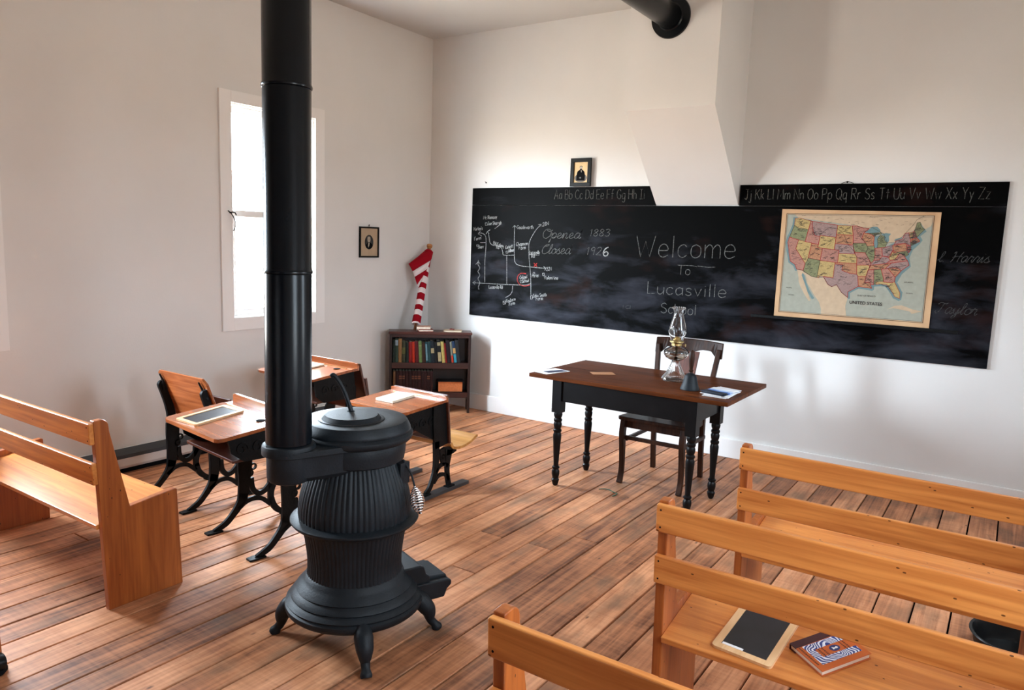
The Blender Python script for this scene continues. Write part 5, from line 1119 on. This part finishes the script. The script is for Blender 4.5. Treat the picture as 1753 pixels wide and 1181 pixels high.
# ================================================================ wall map of the states
wm = thing('wall_map', 'aged paper map of the country with tinted states hanging on the blackboard', 'map', (3.99, -0.022, 1.1735))
MX = lambda x: x - 3.99
MZ = lambda z: z - 1.1735
YB = -0.0035
def sheet_mat():
    m = bpy.data.materials.new('aged_map_paper'); t, b = nodes(m); tc = t.nodes.new('ShaderNodeTexCoord')
    n = t.nodes.new('ShaderNodeTexNoise'); n.inputs['Scale'].default_value = 4; n.inputs['Detail'].default_value = 6; t.links.new(tc.outputs['Object'], n.inputs['Vector'])
    r = t.nodes.new('ShaderNodeValToRGB'); r.color_ramp.elements[0].position = 0.3; r.color_ramp.elements[1].position = 0.7; r.color_ramp.elements[0].color = rgb(176, 134, 96); r.color_ramp.elements[1].color = rgb(200, 164, 124)
    t.links.new(n.outputs['Fac'], r.inputs[0]); t.links.new(r.outputs[0], b.inputs['Base Color']); b.inputs['Roughness'].default_value = 0.7; return m
m = MB(); sg = 12
cs = [(3.468, 1.973), (4.509, 1.957), (4.511, 1.1735), (3.470, 1.1735)]
vs = [(MX(a), YB, MZ(b)) for a, b in cs] + [(MX(a), -0.001, MZ(b)) for a, b in cs]
m.add(vs, [(0, 1, 2, 3), (7, 6, 5, 4), (0, 4, 5, 1), (1, 5, 6, 2), (2, 6, 7, 3), (3, 7, 4, 0)]); m.build('map_sheet', sheet_mat(), wm)
def conic(lon, lat):
    r = math.radians; n = (math.sin(r(33)) + math.sin(r(45))) / 2; C_ = math.cos(r(33)) ** 2 + 2 * n * math.sin(r(33))
    rho = lambda la: math.sqrt(C_ - 2 * n * math.sin(r(la))) / n
    th = n * r(-lon + 102); a, b = rho(lat) * math.sin(th), rho(38.0) - rho(lat) * math.cos(th)
    return (3.88878 + 1.24632 * a + 0.02809 * b, 1.61564 - 0.06628 * a + 1.26716 * b)
IX0, IX1, IZ0, IZ1 = 3.508, 4.466, 1.212, 1.936
def P_(s):
    v = list(map(float, s.split())); return [conic(v[i], v[i + 1]) for i in range(0, len(v), 2)]
def clampd(pts): return [(min(max(a, IX0), IX1), min(max(b, IZ0), IZ1)) for a, b in pts]
MC = {}
def map_mat(k_, c):
    MC[k_] = plain('map_tint_' + k_, rgb(*c), 0.75, noise=0.06 if k_ in ('sea', 'shore', 'land') else 0.13, nscale=30 if k_ in ('sea', 'shore', 'land') else 120)
for k_, c in (('sea', (146, 146, 132)), ('shore', (100, 124, 124)), ('land', (178, 154, 126)), ('pink', (156, 108, 94)), ('yellow', (166, 142, 90)), ('green', (116, 118, 82)), ('lilac', (140, 114, 108)), ('orange', (160, 112, 80))): map_mat(k_, c)
keys = list(MC); KI = {k_: i for i, k_ in enumerate(keys)}
mats = [MC[k_] for k_ in keys] + [plain('map_red_line', rgb(150, 42, 40), 0.8), plain('map_black_line', rgb(52, 44, 40), 0.8)]
RL, BL = len(keys), len(keys) + 1
m = MB()
from mathutils.geometry import tessellate_polygon
def poly(pts, y, mi):
    tris = tessellate_polygon([[Vector((a, b, 0)) for a, b in pts]])
    m.add([(MX(a), y, MZ(b)) for a, b in pts], [tuple(t_) for t_ in tris], mi)
PN = [0]
def pline(pts, wd, y0_, mi, close=True):
    pts = [p for i, p in enumerate(pts) if i == 0 or (p[0] - pts[i - 1][0]) ** 2 + (p[1] - pts[i - 1][1]) ** 2 > 1e-8]
    if close: pts = pts + [pts[0]]
    P = [Vector(p) for p in pts]
    for a, b in zip(P, P[1:]):
        PN[0] += 1; y = y0_ - (PN[0] % 97) * 0.000004; d_ = b - a
        if d_.length < 1e-6: continue
        d_.normalize(); nn = Vector((-d_.y, d_.x)) * wd / 2; a2, b2 = a - d_ * wd * 0.3, b + d_ * wd * 0.3
        m.add([(MX(q.x), y, MZ(q.y)) for q in (a2 + nn, b2 + nn, b2 - nn, a2 - nn)], [(0, 1, 2, 3)], mi)
poly([(IX0, IZ0), (IX1, IZ0), (IX1, IZ1), (IX0, IZ1)], YB - 0.0007, KI['sea'])
coast = "124.7 48.4 124 46.2 124.1 44 124.4 42 124.2 40.2 122.8 37.8 121.9 36.5 120.6 34.5 118.4 33.8 117.2 32.5"
pline(P_(coast), 0.030, YB - 0.0010, KI['shore'], False)
pline(P_("97.2 25.9 97.3 27.8 95 29.1 93.8 29.7 91.5 29.4 89.2 29 89 30.3 86 30.3 84 30 82.8 28 81.8 26 80.6 25.2 80.1 27 81.4 30.5 79.2 33.2 76 35 76 37.5 74 40 71 41.4 70 42 70.5 43.5 67.5 44.5"), 0.030, YB - 0.0010, KI['shore'], False)
can = clampd(P_("123.2 49 95 49 92 48.2 89.5 48 84.8 46.6 83.4 46 82.4 43 79 42.9 79.2 43.5 76.4 44.2 75 45 71.2 45.2 69.2 47.4 67.8 47.1 66.9 44.8 64.5 45.2 61 45.8 57 47")) + [(IX1, IZ1), (3.56, IZ1)] + clampd(P_("128 51.5 126 50.2"))
poly(can, YB - 0.0015, KI['land'])
mex = P_("117.1 32.5 114.8 32.6 111 31.3 108.2 31.4 106.5 31.8 104.6 29.6 103.1 29 101.4 29.8 99.6 27.5 97.2 25.9 97.8 23 97.6 21.5") + [(conic(97.3, 20)[0], IZ0), (conic(105.5, 20)[0], IZ0)] + P_("105.6 21 106.6 23.2 109.2 25.8 110.8 27.6 112.2 29 113.2 31.2 114.7 31.8 114.8 31 113 28.6 111.3 26 109.6 23.2 110.2 23 112.2 25 114.2 27.2 115.2 28.6 115.8 30.2")
mex = clampd(mex); poly(mex, YB - 0.0015, KI['land'])
pline(P_("114.6 31.5 113 29 111.2 26.5 109 24.2"), 0.018, YB - 0.0013, KI['shore'], False)
poly(clampd(P_("84.6 22 82.2 23.1 80 23 77 21.3 74.4 20.2 77.5 19.9 78 20.8 81.5 22 83 22.4")), YB - 0.0018, KI['land'])
LAKES = ["92 46.8 90 47.8 88 48.6 86 48.4 84.8 47.2 85 46.7 87.5 46.5 90 46.7", "87.8 42 86.6 41.7 86.2 43 86.4 44.5 85.2 45.6 87.5 45.3 87.9 43.8", "84.5 46 83.3 45 83.5 43.9 82.5 43 81.7 43.5 81.5 45 80.5 45.7 82.5 46.1", "83.4 41.7 81 41.6 79 42.7 80.5 42.6 82.5 42", "79.7 43.3 77 43.3 76.2 43.8 77.5 44 79.2 43.8"]
ST = [
('WA', 'yellow', '124.7 48.4 122.8 49 117 49 117 46 119 46 121.5 45.7 124 46.2'), ('OR', 'green', '124 46.2 121.5 45.7 119 46 117 46 117 42 124.3 42'), ('CA', 'pink', '124.3 42 120 42 120 39 114.6 35 114.7 32.7 117.2 32.5 118.4 33.9 120.6 34.5 121.9 36.6 122.6 37.8 124.2 40.2'),
('NV', 'yellow', '120 42 114 42 114 36.2 114.6 35 120 39'), ('ID', 'pink', '117 49 116 49 116 48 114.5 45.6 113.5 44.6 111.1 44.6 111 42 117 42'), ('MT', 'lilac', '116 49 104 49 104 45 111.1 45 111.1 44.6 113.5 44.6 114.5 45.6 116 48'),
('WY', 'yellow', '111.1 45 104 45 104 41 111.1 41'), ('UT', 'orange', '114 42 111 42 111 41 109 41 109 37 114 37'), ('CO', 'pink', '109 41 102 41 102 37 109 37'), ('AZ', 'green', '114.6 35 114 36.2 114 37 109 37 109 31.3 111 31.3 114.8 32.5'),
('NM', 'yellow', '109 37 103 37 103 32 106.6 32 108.2 31.8 108.2 31.3 109 31.3'), ('TX', 'lilac', '103 36.5 100 36.5 100 34.6 97 33.8 94.4 33.6 94 33 93.8 29.7 95 29.1 97.3 27.8 97.2 25.9 99.5 27.5 101.4 29.8 103.1 29 104.6 29.6 106.6 31.9 103 32'),
('ND', 'yellow', '104 49 97.2 49 96.6 46 104 46'), ('SD', 'orange', '104 46 96.6 46 96.4 43 98.5 43 104 43'), ('NE', 'lilac', '104 43 98.5 43 96.4 42.6 95.3 40 102 40 102 41 104 41'), ('KS', 'yellow', '102 40 95.3 40 94.6 39 94.6 37 102 37'),
('OK', 'orange', '103 37 94.6 37 94.4 33.6 97 33.8 100 34.6 100 36.5 103 36.5'), ('MN', 'pink', '97.2 49 95 49 92 48.2 89.6 48 92 46.7 92.3 46 92.8 45 91.2 43.5 96.4 43.5 96.6 46'), ('IA', 'green', '96.4 43.5 91.2 43.5 90.2 41.8 91.4 40.4 95.8 40.6 96.4 42.5'), ('MO', 'pink', '95.8 40.6 91.4 40.4 90.2 38.7 89.2 37 89.5 36 90.2 36.5 94.6 36.5 94.6 39'),
('AR', 'yellow', '94.6 36.5 90.2 36.5 89.6 36 91.1 33 94 33 94.4 33.6'), ('LA', 'orange', '94 33 91.1 33 91.6 31 89.7 31 89.6 30.2 89.2 29.1 91.5 29.4 93.8 29.7'), ('WI', 'orange', '92.8 45 92.3 46 92 46.7 90.4 46.6 88 45.8 87.6 45.1 87.9 43.2 87.8 42.5 90.6 42.5 91.2 43.5'), ('IL', 'green', '90.6 42.5 87.8 42.5 87.5 41.7 87.6 39.2 88.1 37.9 89.1 37 90.2 38.7 91.4 40.4 90.2 41.8'),
('MI', 'green', '86.6 41.8 83.5 41.7 82.5 43 83.4 44 83.4 45.2 85 45.7 86.3 44.5 86.2 43'), ('UP', 'green', '90.4 46.6 87.6 46.5 84.8 46.5 84.3 46 86.5 46 87.6 45.1 88 45.8'), ('IN', 'pink', '87.5 41.7 84.8 41.7 84.8 39.1 86 38 88.1 37.9 87.6 39.2'), ('OH', 'lilac', '84.8 41.7 83.4 41.7 80.5 42 80.5 40.6 82 38.6 84.8 39.1'),
('KY', 'lilac', '89.2 37 88.1 37.9 86 38 84.8 39.1 82.6 38.5 82 37.5 83.6 36.6 89.4 36.5'), ('TN', 'orange', '89.5 36.5 81.7 36.6 84.3 35 90.2 35'), ('MS', 'pink', '90.3 35 88.2 35 88.4 30.3 89.6 30.2 89.7 31 91.6 31 91.1 33'), ('AL', 'green', '88.2 35 85.6 35 85 32.3 85 31 87.6 31 87.6 30.3 88.4 30.3'), ('GA', 'pink', '85.6 35 83.1 35 81 32.1 81.4 30.7 82.2 30.5 85 30.9 85 32.3'),
('FL', 'yellow', '87.6 31 85 31 82.2 30.5 81.4 30.7 80.1 27 80.4 25.2 81.8 26 82.8 28 84 30 86 30.3 87.6 30.3'), ('SC', 'orange', '83.1 35 82.3 35.2 79.7 34.8 78.6 33.9 81 32.1'), ('NC', 'lilac', '84.3 35 81.7 36.6 75.9 36.6 75.7 35.2 78.6 33.9 79.7 34.8 82.3 35.2'), ('VA', 'pink', '83.6 36.6 82 37.5 80.3 37.5 78.3 39.3 77 38.6 76.2 37 75.9 36.6'), ('WV', 'yellow', '82.6 38.5 80.6 40.6 79.5 39.7 78.3 39.3 80.3 37.5 82 37.5'),
('PA', 'orange', '80.5 42 79.7 42.3 79.7 42 75.4 42 75 40 75.5 39.7 80.5 39.7'), ('MD', 'green', '79.5 39.7 75.7 39.7 75.1 38.4 76.4 38 77 38.6 78.3 39.3'), ('NY', 'lilac', '79.7 42.3 79 43.2 76.3 43.5 75 45 73.4 45 73.4 42 73.8 40.8 74.8 41.5 75.4 42'), ('NJ', 'pink', '75.2 41.3 74 41 74.1 39.8 75 39 75.3 39.8'), ('VT', 'yellow', '73.4 45 71.5 45 72.5 42.7 73.3 42.7'), ('NH', 'pink', '71.5 45 71.1 45.2 70.8 43 72.5 42.7'), ('MA', 'orange', '73.4 42.7 70.8 42.9 70 41.7 71.2 41.5 73.5 42'), ('CT', 'green', '73.5 42 71.3 41.9 71.5 41.3 73.6 41'), ('ME', 'green', '71.1 45.2 70.2 46 69.2 47.4 68 47.3 67.8 45.6 67 44.8 69 44 70.8 43')]
for si_, (nm_, k_, s_) in enumerate(ST): poly(P_(s_), YB - 0.0020 - si_ * 0.000004, KI[k_])
for l_ in LAKES: poly(P_(l_), YB - 0.0025, KI['shore'])
for nm_, k_, s_ in ST: pline(P_(s_), 0.0036 if k_ in ('pink', 'orange', 'lilac') else 0.0024, YB - 0.0028, RL if k_ in ('pink', 'orange', 'lilac', 'yellow') else BL)
rm = random.Random(21)
for nm_, k_, s_ in ST:          # rivers and tiny print
    pts = P_(s_); cx = sum(p[0] for p in pts) / len(pts); cz = sum(p[1] for p in pts) / len(pts)
    for q in range(26):
        a = rm.choice(pts); t_ = rm.uniform(0.1, 0.75); x_, z_ = cx + (a[0] - cx) * t_, cz + (a[1] - cz) * t_; ln = rm.uniform(0.006, 0.016); an = rm.choice((0, 0, 0.2, -0.3, 0.8))
        pline([(x_ - ln * math.cos(an), z_ - ln * math.sin(an)), (x_, z_ + rm.uniform(-0.002, 0.002)), (x_ + ln * math.cos(an), z_ + ln * math.sin(an))], 0.0013, YB - 0.0030, BL, False)
for q in range(70):             # lines and dots of the northern country
    lo, la = rm.uniform(64, 122), rm.uniform(47, 52.5); p = clampd([conic(lo, la)])[0]
    if p[1] > IZ1 - 0.008 or p[0] > IX1 - 0.01 or p[0] < 3.56: continue
    ln = rm.uniform(0.004, 0.014); pline([(p[0] - ln, p[1] + rm.uniform(-0.004, 0.004)), p, (p[0] + ln, p[1] + rm.uniform(-0.004, 0.004))], 0.0012, YB - 0.0030, BL, False)
for a in ("95 49 93 48.6 90 48.2 88.5 48.4 84.7 46.6 83.5 46 82.4 43 79 42.9 79 43.4 76.4 44.1 73 46 71 47 69 48.3 65 49.2", "117 32.5 114.7 32.6 111 31.3 108.2 31.4 106.5 31.8 104.6 29.6 103.1 29 101.4 29.8 99.5 27.5 97.2 25.9", "95.2 47.5 93 45 91.2 43.4 90.2 41.8 91.2 40.2 90.2 38.6 89.3 36.8 91 33 91.5 31 89.4 29.2", "111 45.5 108 47.8 104 48 101 46.5 98.5 43 96 41 94.6 39 90.2 38.7"):
    pline(clampd(P_(a)), 0.0018, YB - 0.0032, BL, False)
for k_, (x0, x1, z0, z1) in enumerate(((3.503, 4.471, 1.207, 1.941), (3.512, 4.462, 1.216, 1.932))):
    pline([(x0, z0), (x1, z0 - 0.0), (x1, z1 - 0.008), (x0, z1)], 0.003 if k_ == 0 else 0.0014, YB - 0.0032, BL)
m.build('map_print', mats, wm)
def text_mesh(s, size, name, mat, parent, loc, rot):
    cu = bpy.data.curves.new(name, 'FONT'); cu.body = s; cu.size = size; cu.align_x = 'CENTER'; cu.extrude = 0.0001; cu.offset = 0.0006 if size > 0.02 else 0.0
    ob = bpy.data.objects.new(name + '_tmp', cu); COL.objects.link(ob); bpy.context.view_layer.update()
    me = bpy.data.meshes.new_from_object(ob.evaluated_get(bpy.context.evaluated_depsgraph_get())); bpy.data.objects.remove(ob)
    me.materials.clear(); me.materials.append(mat); o = bpy.data.objects.new(name, me); COL.objects.link(o); o.parent = parent; o.location = loc; o.rotation_euler = rot; return o
q_ = ony_ = conic(89.5, 23.6)
text_mesh('UNITED STATES', 0.030, 'map_title', mats[BL], wm, (MX(4.10), YB - 0.0040, MZ(1.305)), (R(90), 0, 0))
text_mesh('GULF OF MEXICO', 0.015, 'map_caption', mats[BL], wm, (MX(4.10), YB - 0.0040, MZ(1.362)), (R(90), 0, 0))
text_mesh('ATLANTIC', 0.012, 'map_caption', mats[BL], wm, (MX(4.36), YB - 0.0040, MZ(1.475)), (R(90), 0, 0)); text_mesh('OCEAN', 0.012, 'map_caption', mats[BL], wm, (MX(4.37), YB - 0.0040, MZ(1.40)), (R(90), 0, 0))
text_mesh('PACIFIC', 0.012, 'map_caption', mats[BL], wm, (MX(3.565), YB - 0.0040, MZ(1.388)), (R(90), 0, 0)); text_mesh('OCEAN', 0.012, 'map_caption', mats[BL], wm, (MX(3.585), YB - 0.0040, MZ(1.336)), (R(90), 0, 0))

# ================================================================ things on the right benches and floor
SEAT_TILT = math.atan2(0.0605, 0.348)
def on_seat(o, rz): o.rotation_mode = 'QUATERNION'; o.rotation_quaternion = Matrix.Rotation(SEAT_TILT, 3, 'X').to_quaternion() @ Matrix.Rotation(rz, 3, 'Z').to_quaternion()
sl2 = slate('slate', 0.193, 0.285, (4.398, -3.468, 0.4175), R(-4.5), 'black slate in pale frame lying on the middle right bench', chalk=True, fw=0.023)
on_seat(sl2, R(-4.5))
cb = thing('orange_book', 'orange bound book with blue patterned border lying on the middle right bench', 'book', (4.618, -3.454, 0.4200), 0)
on_seat(cb, R(-35))
# local: x = width (spine at -x), y = height
w_, h_, t_ = 0.142, 0.19, 0.020
M_orc = plain('orange_cloth_cover', rgb(190, 92, 32), 0.45); M_mar = plain('maroon_spine_cloth', rgb(62, 18, 22), 0.6)
m = MB(); m.box(-w_ / 2 + 0.028, w_ / 2, -h_ / 2, h_ / 2, 0, 0.0028); m.box(-w_ / 2 + 0.028, w_ / 2, -h_ / 2, h_ / 2, t_ - 0.0028, t_); m.build('cover', M_orc, cb, 0.0008, 1)
m = MB(); m.box(-w_ / 2, -w_ / 2 + 0.028, -h_ / 2, h_ / 2, 0, 0.0028); m.box(-w_ / 2, -w_ / 2 + 0.028, -h_ / 2, h_ / 2, t_ - 0.0028, t_); m.box(-w_ / 2, -w_ / 2 + 0.003, -h_ / 2, h_ / 2, 0.0028, t_ - 0.0028); m.build('spine', M_mar, cb, label='maroon cloth spine')
m = MB(); m.box(-w_ / 2 + 0.004, w_ / 2 - 0.004, -h_ / 2 + 0.004, h_ / 2 - 0.004, 0.003, t_ - 0.003); m.build('pages', M_page if 0 else plain('white_pages', rgb(236, 228, 212), 0.8), cb)
M_pat = bpy.data.materials.new('blue_scroll_pattern')
def scroll_mat(mt):
    t, b = nodes(mt); tc = t.nodes.new('ShaderNodeTexCoord'); wv = t.nodes.new('ShaderNodeTexWave'); wv.wave_type = 'RINGS'; wv.rings_direction = 'SPHERICAL'; wv.inputs['Scale'].default_value = 34; wv.inputs['Distortion'].default_value = 26; wv.inputs['Detail'].default_value = 1.0; wv.inputs['Detail Scale'].default_value = 0.55
    t.links.new(tc.outputs['Object'], wv.inputs['Vector']); r = t.nodes.new('ShaderNodeValToRGB'); r.color_ramp.elements[0].position = 0.48; r.color_ramp.elements[1].position = 0.56; r.color_ramp.elements[0].color = rgb(34, 58, 128); r.color_ramp.elements[1].color = rgb(222, 228, 238)
    t.links.new(wv.outputs['Fac'], r.inputs[0]); t.links.new(r.outputs[0], b.inputs['Base Color']); b.inputs['Roughness'].default_value = 0.45
scroll_mat(M_pat)
zt_ = t_ + 0.0003; m = MB(); q = 0.026; x0, x1, y0, y1 = -w_ / 2 + 0.031, w_ / 2 - 0.022, -h_ / 2 + 0.022, h_ / 2 - 0.016
m.box(x0, x0 + q, y0, y1, t_ - 0.0002, zt_); m.box(x0 + q, x1, y0, y0 + q, t_ - 0.0002, zt_) if 0 else None
m.box(x1 - q, x1, y0, y1, t_ - 0.0002, zt_); m.box(x0 + q, x1 - q, y0, y0 + q, t_ - 0.0002, zt_); m.build('patterned_border', M_pat, cb, label='blue and white scroll border')
m = MB(); m.prism([((x0 + x1) / 2 + 0.013 * math.cos(i * math.pi / 12), 0.014 + 0.018 * math.sin(i * math.pi / 12)) for i in range(24)], 'z', t_ - 0.0002, zt_); m.build('oval_badge', plain('navy_print', rgb(30, 48, 104), 0.5), cb, label='dark blue oval badge')
m = MB(); xc = (x0 + x1) / 2
m.prism([(xc - 0.006, 0.006), (xc - 0.001, 0.014), (xc - 0.004, 0.022), (xc + 0.002, 0.026), (xc + 0.005, 0.02), (xc + 0.003, 0.012), (xc + 0.006, 0.006)], 'z', zt_ - 0.0001, zt_ + 0.0002, 0)
m.build('badge_emblem', M_paper, cb)
rk = random.Random(9); M_let = plain('dark_brown_print', rgb(96, 40, 20), 0.5)
for yy in (-0.022, -0.036, 0.046, 0.058, -h_ / 2 + 0.011):
    m = MB(); xx = xc - 0.022 if abs(yy) < 0.08 else x0
    while xx < (xc + 0.020 if abs(yy) < 0.08 else x1 - 0.004):
        ww = rk.uniform(0.003, 0.006); m.box(xx, xx + ww, yy - 0.0035, yy + 0.0025, t_ - 0.0002, zt_ - 0.0001); xx += ww + 0.002
    m.build('cover_lettering', M_let, cb)
# black basin on the floor under the foremost right bench
bs = tag(MB().lathe([(0.13, 0.0), (0.15, 0.002), (0.165, 0.02), (0.178, 0.07), (0.186, 0.088), (0.192, 0.092), (0.190, 0.096), (0.180, 0.094), (0.170, 0.075), (0.155, 0.02), (0.145, 0.008), (0.001, 0.006)], (0, 0, 0), 48).build('basin', M_tblk), 'round black basin on the floor between the front and middle right benches', 'basin')
bs.location = (5.155, -2.195, 0.001)
# pair of black boots by the left bench end, only their toes in frame
def boot(loc, rz, label):
    r = thing('boot', label, 'boot', loc, rz, 'black boots beside the bench end')
    m = MB(); P = smooth([(0, -0.10, 0.055), (0, -0.05, 0.06), (0, 0.02, 0.055), (0, 0.09, 0.045), (0, 0.135, 0.038), (0, 0.15, 0.036)], 5); n = len(P)
    m.tube(P, [0.030 + 0.014 * math.sin(math.pi * (0.25 + 0.62 * i / (n - 1))) if i < n - 3 else 0.038 - 0.010 * (i - n + 4) for i in range(n)], 18, flat=0.8)
    m.tube([(0, -0.075, 0.06), (0, -0.075, 0.13), (0, -0.08, 0.20)], [0.040, 0.038, 0.044], 18); m.build('upper', M_tblk, r)
    m = MB(); m.prism([(-0.036, -0.12), (0.036, -0.12), (0.034, -0.03), (0.044, 0.06), (0.036, 0.13), (0.012, 0.158), (-0.012, 0.158), (-0.036, 0.13), (-0.044, 0.06), (-0.034, -0.03)], 'z', 0.0, 0.018); m.build('sole', M_black, r, 0.002)
boot((1.995, -4.872, 0.001), R(3), 'black boot beside the left bench end, the farther of two')
boot((2.098, -4.975, 0.001), R(2), 'black boot at the very lower left corner, nearer the camera')
m = MB(); m.lathe([(0.001, -0.014), (0.005, -0.014), (0.005, -0.010), (0.002, -0.010), (0.002, 0.0)], (0, 0, 0), 10, axis='y'); m.tube([(0.006, -0.010, 0.002), (-0.012, -0.012, 0.012)], 0.0025, 6)
o = m.build('wall_nail', M_black); o.location = (0.70, 0, 2.205); tag(o, 'bent nail in the back wall above the left end of the blackboard', 'nail')
for o in bpy.data.objects:
    if o.type == 'LIGHT': o.name = 'sky_portal'
